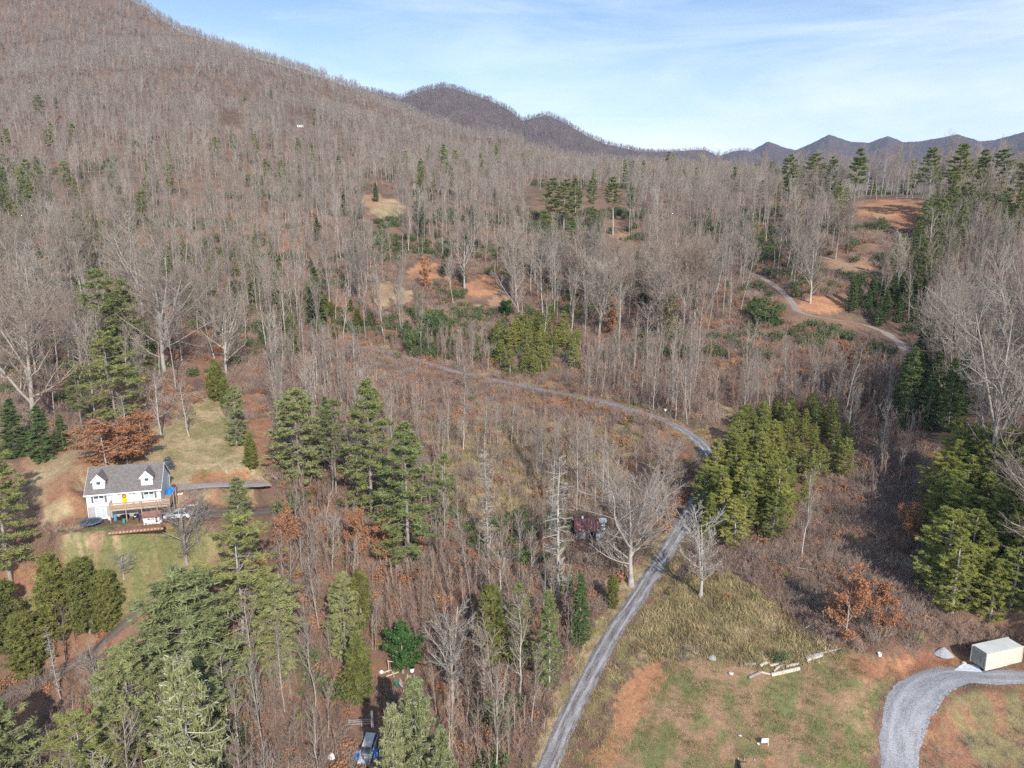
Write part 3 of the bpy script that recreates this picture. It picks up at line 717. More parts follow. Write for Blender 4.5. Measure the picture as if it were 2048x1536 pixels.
def tufts(rg, C, size, m, flat=.35, wide=.28, updir=.1):
    """m pointed blades round each centre"""
    n = len(C); c = np.repeat(C, m, 0)
    d = rg.normal(size=(n * m, 3)); d[:, 2] = d[:, 2] * flat + updir; d = unit(d)
    L_ = size * (.6 + .8 * rg.random(n * m))
    s = unit(np.cross(d, rg.normal(size=(n * m, 3)))) * (L_ * wide)[:, None]
    o = c + rg.normal(size=c.shape) * size * .22 - d * (L_ * .25)[:, None]
    V = np.stack([o - s * .5 + d * (L_ * .15)[:, None], o + s * .5 + d * (L_ * .15)[:, None], o + s * .22 + d * L_[:, None], o - s * .22 + d * (L_ * .9)[:, None]], 1).reshape(-1, 3)
    F = (np.arange(n * m)[:, None] * 4 + np.arange(4)[None])
    return V, F
def conifer(seed, H=18, f0=.1, rad=3.6, whorl=.9, nb=6, prof='cone', drop=-.12, tipup=.35, tuft=.34, m=7, dens=1.0, trunk_r=.2, gap=.0, wide=.28, flat=.4, sub=5, hang=0):
    """returns (trunk Geo, crown Geo, extra Geo of tips)"""
    rg = np.random.default_rng(seed)
    k = 7; t = np.linspace(0, 1, k)
    P = np.stack([np.cumsum(rg.normal(size=k)) * .05, np.cumsum(rg.normal(size=k)) * .05, t * H - .3], 1)[None]
    tr = Geo(); tr.add(*tubes(P, (trunk_r * (1 - t) + .025)[None], 6))
    zs = np.arange(H * f0, H * .985, whorl); zs = zs + rg.normal(size=len(zs)) * whorl * .15
    st = []; dr = []; ln = []
    for z in zs:
        s = (z / H - f0) / (1 - f0); s = min(max(s, 0), 1)
        if prof == 'cone': w = (1 - s) ** .66 * min(1, .55 + s * 3)
        elif prof == 'round': w = math.sqrt(max(0, 1 - (s * 1.02) ** 2.4)) * min(1, .5 + s * 2.2)
        elif prof == 'oval': w = math.sin(math.pi * min(1, .2 + .8 * s)) ** .7
        elif prof == 'flat': w = (.55 + .45 * math.sin(3 * s)) * (1 - s) ** .45
        n = nb + rg.integers(-1, 2); a0 = rg.random() * 6.28
        for q in range(max(3, n)):
            if rg.random() < gap: continue
            a = a0 + q * 6.28 / n + rg.normal() * .25
            e = drop + rg.normal() * .1 + .75 * s * abs(1 if prof != 'flat' else .4) * .6 + rg.normal() * .08
            st.append((0, 0, z + rg.normal() * .1)); dr.append((math.cos(a), math.sin(a), e)); ln.append(rad * w * (.5 + .65 * rg.random()) + .15)
    st = np.array(st); dr = unit(np.array(dr)); ln = np.array(ln)
    kk = 5; C = [st]; cur = dr
    for q in range(kk - 1):
        cur = unit(cur + np.array([0, 0, (tipup if q > 1 else -.02) * .35]) + rg.normal(size=cur.shape) * .05)
        C.append(C[-1] + cur * (ln / (kk - 1))[:, None])
    C = np.stack(C, 1); Rb = np.maximum(.02, (ln * .014))[:, None] * np.linspace(1, .35, kk)[None]
    tr.add(*tubes(C, Rb, 3))
    cr = Geo(); tip = Geo()
    # side shoots
    nsub = sub
    S2, R2 = grow(rg, C, Rb, nsub, .25, .98, .42, (35, 65), 0, k=3, wander=.08, rr=.5)
    S2[:, :, 2] = S2[:, 0:1, 2] * .7 + S2[:, :, 2] * .3            # shoots lie in flat sprays
    tr.add(*cones(S2[:, 0], S2[:, -1], np.full(len(S2), .018)))
    allp = []
    for PL, cnt in ((C, 6), (S2, 4)):
        x = rg.uniform(.28 if PL is C else .2, 1.02, size=(len(PL), max(1, int(cnt * dens)))); xi = np.clip(x * (PL.shape[1] - 1), 0, PL.shape[1] - 1.001)
        i = xi.astype(int); f = (xi - i)[..., None]; bi = np.arange(len(PL))[:, None]
        allp.append((PL[bi, i] * (1 - f) + PL[bi, i + 1] * f).reshape(-1, 3))
    A_ = np.concatenate(allp)
    if hang:
        n = len(A_) * 2; c = np.repeat(A_, 2, 0) + rg.normal(size=(n, 3)) * .08
        L_ = hang * (.5 + rg.random(n)); d = unit(np.array([0, 0, -1.]) + rg.normal(size=(n, 3)) * .18)
        s = unit(np.cross(d, rg.normal(size=(n, 3)))) * .055
        V = np.stack([c - s, c + s, c + s * .5 + d * L_[:, None], c - s * .5 + d * L_[:, None] * .95], 1).reshape(-1, 3)
        cr.add(V, np.arange(n)[:, None] * 4 + np.arange(4)[None])
        tp = C[:, -1]; tip.add(*tufts(rg, np.concatenate([tp, C[:, -2], S2[:, -1]]), tuft * .9, 4, flat=.5, wide=.16))
        tip.add(*tubes(C + np.array([0, 0, .05]), Rb * 1.1 + .012, 3))
        cr.add(*tufts(rg, A_[::2], tuft, m, flat=flat, wide=wide))
    else:
        cr.add(*tufts(rg, A_, tuft, m, flat=flat, wide=wide, updir=.18))
        cr.add(*tufts(rg, np.array([[P[0, -1, 0], P[0, -1, 1], H * q] for q in (.94, .96, .98, 1.0)]), tuft, m, flat=1, updir=.5))
    return tr, cr, tip
def leafy(seed, H, rad, f0=.15, n=1600, leaf=.16, prof='oval', tr_r=.12, flat=.8, cl=60):
    """evergreen broadleaf or dry leaved crown: limbs with leaf clumps in their outer part"""
    rg = np.random.default_rng(seed)
    tr, cr0 = bare_tree(seed, H=H, f0=f0, nb=18, cw=rad / H, trunk_r=tr_r, twig=.014, lv=(6, 3, 0), up=.35, spread=(35, 70))
    V = np.concatenate(cr0.v); idx = rg.integers(0, len(V), n)
    C = V[idx] + rg.normal(size=(n, 3)) * leaf * .9
    cr = Geo(); cr.add(*tufts(rg, C, leaf, 3, flat=flat, wide=.6))
    return tr, cr0, cr

def bush(seed, H, rad, n=260, twig=.014, up=.5, lv=(4, 2)):
    rg = np.random.default_rng(seed)
    b0 = rg.normal(size=(n // 10, 3)) * [rad * .45, rad * .45, 0]
    a = rg.random(len(b0)) * 6.28; e = rg.uniform(.5, 1.3, len(b0))
    d = np.stack([np.cos(a) * np.cos(e), np.sin(a) * np.cos(e), np.sin(e)], 1)
    Ln = H * rg.uniform(.5, 1.05, len(b0)); C = [b0]; cur = d
    for q in range(3):
        cur = unit(cur + rg.normal(size=cur.shape) * .16 + [0, 0, up * .15]); C.append(C[-1] + cur * (Ln / 3)[:, None])
    C = np.stack(C, 1); Rb = np.full(C.shape[:2], twig * 1.5); g = Geo(); g.add(*tubes(C, Rb, 3))
    P2, R2 = grow(rg, C, Rb, lv[0], .15, 1, .5, (20, 60), up, k=3, rr=.7); R2[:] = twig
    g.add(*cones(P2[:, 0], P2[:, 1], R2[:, 0])); g.add(*cones(P2[:, 1], P2[:, 2], R2[:, 0]))
    P3, R3 = grow(rg, P2, R2, lv[1], .1, 1, .5, (20, 60), up, k=2, rr=.7)
    g.add(*cones(P3[:, 0], P3[:, 1], np.full(len(P3), twig * .8)))
    return g

# ---- prototypes -------------------------------------------------------------
PROTO = {}      # kind -> list of dicts(trunk mesh, crown mesh, joined mesh, height)
def reg(kind, H, parts, mats):
    """parts: Geo list [trunk, crown, (extra)], mats the same"""
    ps = [(g, m) for g, m in zip(parts, mats) if g.n]
    d = dict(H=H, trunk=ps[0][0].mesh(kind + '_trunk', ps[0][1]),
             crown=merge(kind + '_crown', *ps[1:]), joined=merge(kind, *ps))
    PROTO.setdefault(kind, []).append(d)
for i in range(9):      # tall forest trees with a narrow high crown
    reg('bare', 24, bare_tree(100 + i, H=24, f0=[.42, .5, .36][i % 3], nb=[16, 14, 18][i % 3], cw=[.26, .3, .22][i % 3], trunk_r=.165, lv=(7, 6, 3), up=.85, spread=(20, 50), twig=.018, lean=.035, forks=[0, 1, 0, 2][i % 4]), (BARK, TWIG))
for i in range(5):      # open grown oaks with wide crowns
    reg('broad', 20, bare_tree(200 + i, H=20, f0=.16, nb=18, cw=.42, trunk_r=.34, lv=(9, 6, 4), up=.45, spread=(38, 68), forks=3, twig=.02, tw_len=(.5, .45, .5)), (BARK, TWIG))
for i in range(6):      # slender medium trees
    reg('slim', 14, bare_tree(300 + i, H=14, f0=.25, nb=20, cw=.2, trunk_r=.10, lv=(7, 5, 2), up=.8, spread=(22, 50), twig=.014, lean=.04), (BARK, TWIG))
for i in range(5):      # reddish saplings
    reg('sapling', 7, bare_tree(400 + i, H=7, f0=.12, nb=14, cw=.17, trunk_r=.05, lv=(5, 3, 0), up=.9, spread=(18, 42), twig=.012), (TWIGR, TWIGR))
for i in range(2):      # pale weathered tree
    reg('white', 12, bare_tree(500 + i, H=12, f0=.2, nb=15, cw=.42, trunk_r=.24, lv=(8, 5, 3), up=.5, spread=(35, 65), forks=2, twig=.022), (TWIGW, TWIGW))
for i in range(2):      # dead trunk with short crooked stubs
    reg('snag', 26, bare_tree(520 + i, H=26, f0=.1, nb=95, cw=.085, trunk_r=.33, lv=(5, 2, 0), up=.1, spread=(60, 105), twig=.03), (TWIGW, TWIGW))
for i in range(5):
    reg('pine', 20, conifer(600 + i, H=20, f0=[.12, .25, .1, .4, .18][i], rad=[4.4, 3.8, 5, 3.6, 4.2][i], whorl=.95, nb=6, prof=['cone', 'cone', 'round', 'round', 'cone'][i], tuft=.42, m=7, dens=1.2, wide=.18, gap=.15, tipup=.45, sub=6, flat=.45), (BARK, PINE))
for i in range(4):
    reg('young', 13, conifer(640 + i, H=13, f0=.04, rad=3.2, whorl=.6, nb=6, prof=['cone', 'round'][i % 2], tuft=.29, m=8, dens=1.45, wide=.17, gap=.18, tipup=.7, drop=.05, flat=.6), (BARK, PINEY))
for i in range(4):
    reg('tallpine', 22, conifer(650 + i, H=22, f0=[.5, .42, .58, .35][i], rad=[3.4, 3.0, 3.0, 3.6][i], whorl=.95, nb=6, prof=['cone', 'round'][i % 2], tuft=.5, m=6, dens=1.0, wide=.18, gap=.16, tipup=.45, sub=5, flat=.5), (BARK, PINE))
for i in range(3):
    reg('blue', 16, conifer(660 + i, H=16, f0=.06, rad=4.0, whorl=.8, nb=7, prof=['round', 'oval', 'round'][i], tuft=.42, m=7, dens=1.2, wide=.2, gap=.04, tipup=.4, sub=6, flat=.6), (BARK, PINEB))
for i in range(3):
    reg('cedar', 10, conifer(680 + i, H=10, f0=.02, rad=2.3, whorl=.42, nb=8, prof=['round', 'cone', 'oval'][i], tuft=.30, m=6, dens=1.2, wide=.24, gap=.02, tipup=.8, drop=.25, sub=5, flat=1.0), (BARK, CEDAR))
for i in range(2):
    reg('hemlock', 15, conifer(700 + i, H=15, f0=.03, rad=3.2, whorl=.55, nb=7, prof='cone', tuft=.36, m=6, dens=1.1, wide=.24, gap=.05, tipup=-.2, drop=-.05, sub=6, flat=.3), (BARK, DARKG))
for i in range(3):
    reg('spruce', 24, conifer(720 + i, H=24, f0=.04, rad=5.2, whorl=1.05, nb=8, prof='cone', tuft=.42, m=3, dens=1.15, wide=.16, gap=.1, tipup=.95, drop=-.45, sub=5, flat=.4, hang=.62, trunk_r=.26), (BARK, SPRUCE, SPRUCET))
def reg3(kind, H, seed, mat, tm=BARK, **kw):
    tr, c0, c1 = leafy(seed, H, **kw); reg(kind, H, (tr, c1, c0), (tm, mat, tm))
for i in range(3): reg3('brownleaf', 12, 740 + i, DRYLEAF, rad=4.2, f0=.12, n=2600, leaf=.28)
for i in range(2): reg3('holly', 6, 760 + i, HOLLY, rad=2.0, f0=.05, n=3600, leaf=.2, flat=1)
for i in range(3): reg3('laurel', 4, 770 + i, DARKG, rad=2.3, f0=.05, n=1800, leaf=.22, flat=1)
for i in range(1): reg('bluespruce', 3, conifer(790, H=3, f0=.04, rad=1.2, whorl=.22, nb=7, prof='cone', tuft=.2, m=6, dens=1.2, wide=.3, tipup=.3, sub=4), (BARK, BLUESP))
# light ones for the distance
for i in range(7):
    reg('farbare', 24, bare_tree(800 + i, H=24, f0=[.4, .22, .32][i % 3], nb=14, cw=[.26, .38, .2][i % 3], trunk_r=.15, lv=(7, 7, 0), up=.85, spread=(25, 52), twig=.034), (BARK, TWIG))
for i in range(4):
    reg('farpine', 18, conifer(820 + i, H=18, f0=.25, rad=3.2, whorl=1.5, nb=5, prof=['cone', 'round'][i % 2], tuft=.95, m=5, dens=.5, wide=.3, sub=3, tipup=.4), (BARK, PINE))
TWIGF = mat_inst('dark_far_twigs', [(.25, .20, .18), (.21, .165, .155), (.29, .24, .21)], nscale=.02, var=.2)  # darker twig tone for the far mountain forests
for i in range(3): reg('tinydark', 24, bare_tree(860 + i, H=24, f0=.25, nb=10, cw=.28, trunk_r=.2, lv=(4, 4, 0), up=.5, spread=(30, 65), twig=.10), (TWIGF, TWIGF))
for i in range(4):
    reg('tiny', 24, bare_tree(840 + i, H=24, f0=.1, nb=13, cw=.26, trunk_r=.13, lv=(5, 5, 0), up=.55, spread=(25, 62), twig=.075), (BARK, TWIG))

def shrubmesh(name, g, m): return g.mesh(name, m)
BR = [shrubmesh('brush', bush(900 + i, 1.9, 1.6, n=240, twig=.013), TWIGR) for i in range(4)]
BG = [shrubmesh('grey_brush', bush(910 + i, 2.4, 1.3, n=180, twig=.012, up=.8), TWIG) for i in range(2)]
def leafbush(seed, H, rad, mat, n, leaf):
    rg = np.random.default_rng(seed); g = Geo()
    c = rg.normal(size=(n, 3)); c = unit(c) * rg.random((n, 1)) ** .4; c = c * [rad, rad, H * .5] + [0, 0, H * .45]
    c[:, 2] = np.abs(c[:, 2])
    g.add(*tufts(rg, c, leaf, 2, flat=1, wide=.6)); b = bush(seed + 1, H, rad, n=90)
    return merge('leafy_bush', (b, TWIGR), (g, mat))
LB = [leafbush(920 + i, 1.4, 1.1, DRYLEAF, 130, .2) for i in range(2)]
EB = [leafbush(930 + i, 1.6, 1.2, DARKG, 260, .2) for i in range(2)]
YB = [leafbush(935 + i, 1.3, .8, PINEY, 200, .16) for i in range(1)]
def grasstuft(seed, mat, H=.7, n=46, sp=.55, w=.035):
    rg = np.random.default_rng(seed); b = rg.normal(size=(n, 3)) * [sp, sp, 0]; d = unit(rg.normal(size=(n, 3)) * [.45, .45, .1] + [0, 0, 1])
    L_ = H * rg.uniform(.5, 1.1, n); s = unit(np.cross(d, rg.normal(size=(n, 3)))) * w
    g = Geo(); g.add(np.stack([b - s, b + s, b + d * L_[:, None]], 1).reshape(-1, 3), np.arange(n * 3).reshape(-1, 3)); return g.mesh('grass_tuft', mat)
GT = [grasstuft(940 + i, GRASS) for i in range(3)]
GS = [grasstuft(950 + i, GRASSG, H=.22, n=60, sp=.5, w=.03) for i in range(2)] + [grasstuft(955, GRASS, H=.2, n=50, sp=.5, w=.03)]

# ---- scattering of what nobody could count: points instanced by geometry nodes ----
def scatter_group():
    ng = bpy.data.node_groups.new('scatter', 'GeometryNodeTree')
    ng.interface.new_socket('Geometry', in_out='INPUT', socket_type='NodeSocketGeometry')
    ng.interface.new_socket('Collection', in_out='INPUT', socket_type='NodeSocketCollection')
    ng.interface.new_socket('Geometry', in_out='OUTPUT', socket_type='NodeSocketGeometry')
    n = ng.nodes.new; l = ng.links.new
    gi, go = n('NodeGroupInput'), n('NodeGroupOutput')
    ci_ = n('GeometryNodeCollectionInfo'); ci_.inputs['Separate Children'].default_value = True; ci_.inputs['Reset Children'].default_value = True
    iop = n('GeometryNodeInstanceOnPoints'); iop.inputs['Pick Instance'].default_value = True
    def na_(nm, ty):
        a = n('GeometryNodeInputNamedAttribute'); a.data_type = ty; a.inputs['Name'].default_value = nm; return a
    ai, ar, as_ = na_('idx', 'INT'), na_('rot', 'FLOAT_VECTOR'), na_('scl', 'FLOAT_VECTOR')
    e2r = n('FunctionNodeEulerToRotation')
    l(gi.outputs['Geometry'], iop.inputs['Points']); l(gi.outputs['Collection'], ci_.inputs['Collection']); l(ci_.outputs[0], iop.inputs['Instance'])
    l(ai.outputs['Attribute'], iop.inputs['Instance Index']); l(ar.outputs['Attribute'], e2r.inputs[0]); l(e2r.outputs[0], iop.inputs['Rotation'])
    l(as_.outputs['Attribute'], iop.inputs['Scale']); l(iop.outputs[0], go.inputs[0])
    return ng
NG = scatter_group(); COLS = {}
def proto_col(key, meshes):
    if key not in COLS:
        c = bpy.data.collections.new('plants_' + key)
        for i, me in enumerate(meshes):
            o = bpy.data.objects.new('%s_%02d' % (key, i), me); c.objects.link(o)
        COLS[key] = c
    return COLS[key]
def scatter(name, key, meshes, P, scl, seed=0, tilt=.05, label=None, cat=None, follow=False):
    if not len(P): return None
    rg = np.random.default_rng(seed + 5); n = len(P)
    me = bpy.data.meshes.new(name); me.vertices.add(n); me.vertices.foreach_set('co', np.asarray(P, np.float32).ravel())
    a = me.attributes.new('idx', 'INT', 'POINT'); a.data.foreach_set('value', rg.integers(0, len(meshes), n).astype(np.int32))
    rot = np.stack([rg.normal(size=n) * tilt, rg.normal(size=n) * tilt, rg.random(n) * 6.283], 1)
    a = me.attributes.new('rot', 'FLOAT_VECTOR', 'POINT'); a.data.foreach_set('vector', rot.astype(np.float32).ravel())
    scl = np.asarray(scl, float); scl = np.stack([scl * rg.uniform(.85, 1.15, n), scl * rg.uniform(.85, 1.15, n), scl], 1) if scl.ndim == 1 else scl
    a = me.attributes.new('scl', 'FLOAT_VECTOR', 'POINT'); a.data.foreach_set('vector', scl.astype(np.float32).ravel())
    o = link(name, me); mod = o.modifiers.new('scatter', 'NODES'); mod.node_group = NG
    mod[[s.identifier for s in NG.interface.items_tree if s.name == 'Collection'][0]] = proto_col(key, meshes)
    tag(o, label=label, cat=cat, kind='stuff')
    return o
# ================================================================== the woods
def put_px(px, py):
    return ground_at(px, py)
THINGS = []      # (kind, point, scale tuple, name, label, category, group, rz, with_parts)
# (kind, base x, base y, top y, width factor, name, label)
HERO = """
pine|25|1168|872|1.25|pine_tree|big bluish pine at the left edge beside the lawn of the white house
cedar|118|1275|1108|1.25|cedar_tree|broad dark olive cedar below the lawn, left one of the clump by the track
cedar|182|1262|1118|1.2|cedar_tree|dark olive cedar in the middle of the clump below the lawn
cedar|222|1258|1142|1.1|cedar_tree|smallest dark olive cedar, right end of the clump below the lawn
cedar|10|1300|1160|1.3|cedar_tree|dark cedar cut by the left edge of the view above the track
cedar|62|1350|1225|1.4|cedar_tree|rounded yellow-green cedar at far left just above the track
blue|385|1470|1140|1.35|pine_tree|huge dense pine with a broad rounded crown right of the farm track
pine|492|1320|1030|1.3|pine_tree|layered pine with flat boughs below the parked car
blue|562|1345|1150|1.0|pine_tree|soft grey-green pine right of the huge dense pine
blue|270|1560|1290|1.0|pine_tree|dark pine behind the drooping spruce, bottom left
spruce|402|1700|1296|1.15|spruce_tree|tall pale spruce with drooping boughs near the bottom left corner
pine|182|1660|1424|1.35|pine_tree|yellowish pine top rising from the bottom edge at the left
blue|12|1640|1398|1.3|pine_tree|bluish pine filling the bottom left corner
spruce|838|1690|1352|1.1|spruce_tree|yellow-green spruce rising from the bottom edge beside the silver pickup
spruce|795|1720|1405|.8|spruce_tree|smaller spruce crowded against the left of the yellow-green one
spruce|882|1730|1440|.8|spruce_tree|smaller spruce crowded against the right of the yellow-green one
cedar|718|1404|1262|1.1|cedar_tree|olive green cedar column above the silver pickup
blue|690|1325|1148|.75|pine_tree|narrow light green pine left of the glossy holly
cedar|722|1255|1138|.9|cedar_tree|dark cedar tucked behind the narrow light green pine
holly|806|1345|1250|1.1|holly_tree|glossy deep green holly beside the junk heap
cedar|985|1330|1175|.95|cedar_tree|tall feathery dark green cedar in the lower centre wood
pine|1035|1335|1165|.8|pine_tree|feathery green pine right of the dark cedar in the lower centre wood
pine|1098|1385|1178|.85|pine_tree|pale yellow-green pine between the cedars and the gravel road
hemlock|1160|1290|1150|.8|hemlock_tree|dark slim hemlock just below the rusty roofed shed
cedar|1225|1215|1150|.9|cedar_tree|small dark cedar between the shed and the gravel road
blue|598|965|778|1.25|pine_tree|green pine at the left end of the central pine group
pine|672|985|800|1.0|pine_tree|narrow pine inside the central pine group
pine|742|1030|760|1.25|pine_tree|tallest full pine of the central group
pine|815|1135|848|1.35|pine_tree|spreading layered pine in front of the central group
pine|885|1055|905|.9|pine_tree|small yellowish pine at the right end of the central group
hemlock|655|905|795|.9|hemlock_tree|dark hemlock behind the central pine group
pine|215|768|538|1.1|pine_tree|yellowish pine with a pointed top behind the giant bare oak
blue|262|745|560|.9|pine_tree|darker pine top left of the giant bare oak
pine|235|852|660|1.35|pine_tree|broad dark pine on the bank above the leaf litter slope
pine|165|862|745|1.2|pine_tree|pine low on the bank left of the broad dark pine
hemlock|30|915|800|1.3|hemlock_tree|dark hemlock at the left edge above the litter slope
hemlock|85|922|812|1.3|hemlock_tree|dark hemlock second from the left edge above the litter slope
hemlock|128|900|830|1.2|hemlock_tree|low dark hemlock at the right end of the row above the litter slope
blue|474|892|772|.8|pine_tree|grey-green column of foliage between the slope lawn and the red clay path
cedar|503|938|862|1.0|cedar_tree|rounded cedar at the edge of the slope lawn
cedar|432|802|718|.9|cedar_tree|dark cedar at the top of the slope lawn beside the path
cedar|452|818|745|.8|cedar_tree|smaller cedar at the top corner of the slope lawn
blue|478|1045|955|1.25|evergreen_tree|round evergreen standing between the two drives right of the white house
bluespruce|337|938|914|1.3|blue_spruce|small grey-blue spruce on the lawn behind the white house
hemlock|636|655|535|1.0|hemlock_tree|tall dark hemlock standing among pale trunks above the central wood
pine|585|712|628|1.0|pine_tree|pine with layered boughs right of the red clay path
blue|500|610|555|.9|pine_tree|bright green little pine among the pale trunks left of centre
pine|1338|685|588|1.3|pine_tree|green pine above the gravel road right of centre
holly|1012|632|600|1.6|holly_tree|dark rounded evergreen at the end of the dirt bench
tallpine|1412|500|415|0.95|pine_tree|narrow pine in the wood left of the hillside drive
tallpine|1703|452|298|1.23|pine_tree|tall pine with bare lower trunk on the skyline left of the red clearing
tallpine|1572|430|310|1.35|pine_tree|pine on the skyline with a flat top left of its neighbours
tallpine|1615|432|306|1.42|pine_tree|widest pine of the skyline group left of the tall one
tallpine|1655|432|314|1.10|pine_tree|small pine at the right of the skyline group left of the tall one
tallpine|1852|440|294|1.48|pine_tree|pine on the skyline just right above the red clearing
tallpine|1908|440|288|1.55|pine_tree|highest pine of the skyline at the right
tallpine|1955|430|300|1.35|pine_tree|thin pine on the skyline between two fuller ones at the right
tallpine|1990|436|298|1.48|pine_tree|pine on the skyline second from the right edge
tallpine|2035|450|312|1.60|pine_tree|pine on the skyline cut by the right edge
tallpine|1338|370|303|1.23|pine_tree|lone dark pine standing above the far treetops right of centre
tallpine|842|398|318|1.04|pine_tree|lone pine above the far treetops left of centre
tallpine|1104|455|356|1.5|pine_tree|leftmost of the three joined pines in the middle distance
tallpine|1128|462|358|1.5|pine_tree|middle one of the three joined pines in the middle distance
tallpine|1150|458|358|1.4|pine_tree|rightmost of the three joined pines in the middle distance
tallpine|1183|440|356|1.3|pine_tree|pine standing alone between the joined pines and the tall full one
tallpine|1226|470|354|1.5|pine_tree|full conical pine in the middle distance right of the joined pines
tallpine|1266|440|374|1.3|pine_tree|smaller conical pine right of the full one in the middle distance
hemlock|1188|495|418|1.3|hemlock_tree|dark hemlock below the conical pines of the middle distance
tallpine|1098|500|425|0.95|pine_tree|yellowish pine low in the middle distance group
tallpine|1150|510|425|1.6|pine_tree|yellowish bushy pine below the three joined pines
tallpine|1050|430|378|0.85|pine_tree|pine left of the middle distance group
tallpine|516|385|343|0.95|pine_tree|left one of two dark pines high in the grey hillside wood
tallpine|541|378|322|0.95|pine_tree|right one of two dark pines high in the grey hillside wood
tallpine|82|248|190|1.42|pine_tree|bright green pine highest on the left mountainside
tallpine|115|240|196|1.14|pine_tree|pine just right of the highest bright green one on the mountainside
tallpine|137|400|322|1.14|pine_tree|pine of the left mountainside group with a tall layered crown
tallpine|192|392|326|0.95|pine_tree|slim pine of the left mountainside group
tallpine|216|395|322|1.23|pine_tree|wide pine at the right of the left mountainside group
tallpine|290|420|372|0.95|pine_tree|small pine right of the left mountainside group
brownleaf|215|938|850|2.2|oak_tree|wide oak in rusty brown leaf directly behind the white house
brownleaf|290|912|832|1.8|oak_tree|rusty leaved oak right behind the ridge of the white house
brownleaf|255|928|855|1.9|oak_tree|low rusty leaved oak filling the gap behind the roof
brownleaf|716|1130|1028|.95|oak_tree|small oak in orange brown leaf in the lower wood
brownleaf|773|1135|1035|.9|oak_tree|second small oak in orange brown leaf right of the first
brownleaf|578|1140|1022|.8|oak_tree|thin oak with orange leaves at its top right of the layered pine
brownleaf|1228|668|600|1.0|beech_tree|orange leaved beech with layered boughs above the gravel road
brownleaf|850|580|520|1.0|beech_tree|orange leaved beech on the clay cut
brownleaf|1815|1090|1010|1.2|beech_tree|low beech in copper leaf on the shaded slope at right
brownleaf|1688|790|690|1.1|beech_tree|copper leaved beech in the thicket below the curved drive
brownleaf|1690|1280|1150|1.1|beech_tree|leaning copper leaved sapling oak in the bramble slope
brownleaf|1765|1265|1170|1.0|beech_tree|russet young beech in the bramble slope near the driveway
broad|68|865|585|1.15|oak_tree|giant spreading bare oak at the left edge above the dark hemlocks
broad|332|752|528|1.15|oak_tree|giant bare oak with a domed crown above the litter slope
broad|452|752|612|1.1|oak_tree|bare oak with raised crooked limbs at the head of the red clay path
slim|378|872|755|1.5|bare_tree|bare tree with pale double trunk on the slope lawn
slim|322|872|730|1.6|bare_tree|bare tree leafless above the rusty oaks behind the house
slim|262|880|780|1.5|bare_tree|thin bare tree left behind the rusty oaks
broad|1262|1170|955|1.35|bare_tree|wide vase shaped bare tree right of the rusty roofed shed
broad|1325|985|880|1.0|bare_tree|bare tree leaning over the bend of the gravel road
white|1402|1196|1035|1.0|bare_tree|lone whitish bare tree in the meadow right of the gravel road
snag|1116|1200|884|1.0|dead_tree|tall dead silver snag with short crooked stubs
snag|975|1110|880|.8|dead_tree|thinner leaning dead tree in the centre clearing
broad|374|1128|1000|1.45|bare_tree|grey lichen covered bare tree in front of the white car
slim|402|1105|1030|1.3|bare_tree|smaller bare tree right beside the lichen covered one
white|248|1158|1108|1.7|pruned_tree|low wide pruned fruit tree on the lawn below the house
snag|122|1400|1235|.55|bare_tree|thin pale leaning trunk standing over the farm track
white|200|1420|1300|.75|bare_tree|small forked bare tree beside the farm track
white|905|1400|1240|1.0|bare_tree|spreading whitish bare tree right of the holly
slim|1000|1500|1230|1.1|bare_tree|tall slender bare tree near the gravel road at the bottom
broad|1968|1010|590|.75|bare_tree|towering bare tree with pale limbs over the right hand conifers
broad|2035|960|520|.7|bare_tree|highest bare tree at the right edge
broad|1905|830|590|.75|bare_tree|pale bare tree behind the dark conifers at right
broad|1990|820|520|.7|bare_tree|bare tree filling the upper right slope
broad|2090|1190|900|1.1|bare_tree|bare crown reaching in from the right edge
bare|1885|800|600|1.1|bare_tree|bare tree at the left rim of the right hand wood
broad|1600|560|465|1.0|bare_tree|round crowned bare tree above the hillside drive
broad|1690|800|745|1.0|bare_tree|rounded grey bare tree in the valley right of the bright green conifers
slim|1695|890|760|1.3|bare_tree|pale bare tree behind the bright green conifers
slim|1605|1120|930|.9|bare_tree|thin bare trunk in front of the bright green conifers
slim|930|790|700|1.7|bare_tree|dense twiggy bare tree beside the upper gravel road
cedar|1075|560|520|1.2|cedar_tree|dark cedar in the middle distance wood
"""
for ln_ in HERO.strip().split('\n'):
    kd, bx, by, ty, wf, nm, lb = ln_.split('|')
    p = put_px(float(bx), float(by)); H = float(top_height(p, float(ty)))
    q = PROTO[kd]; vi = rng.integers(len(q)) if len(q) > 1 else 0
    s = H / q[vi]['H']; wf = float(wf)
    THINGS.append((kd, vi, p, (s * wf, s * wf, s), nm, lb, {'cedar_tree': 'tree', 'holly_tree': 'tree'}.get(nm, 'tree'), None, rng.random() * 6.28))

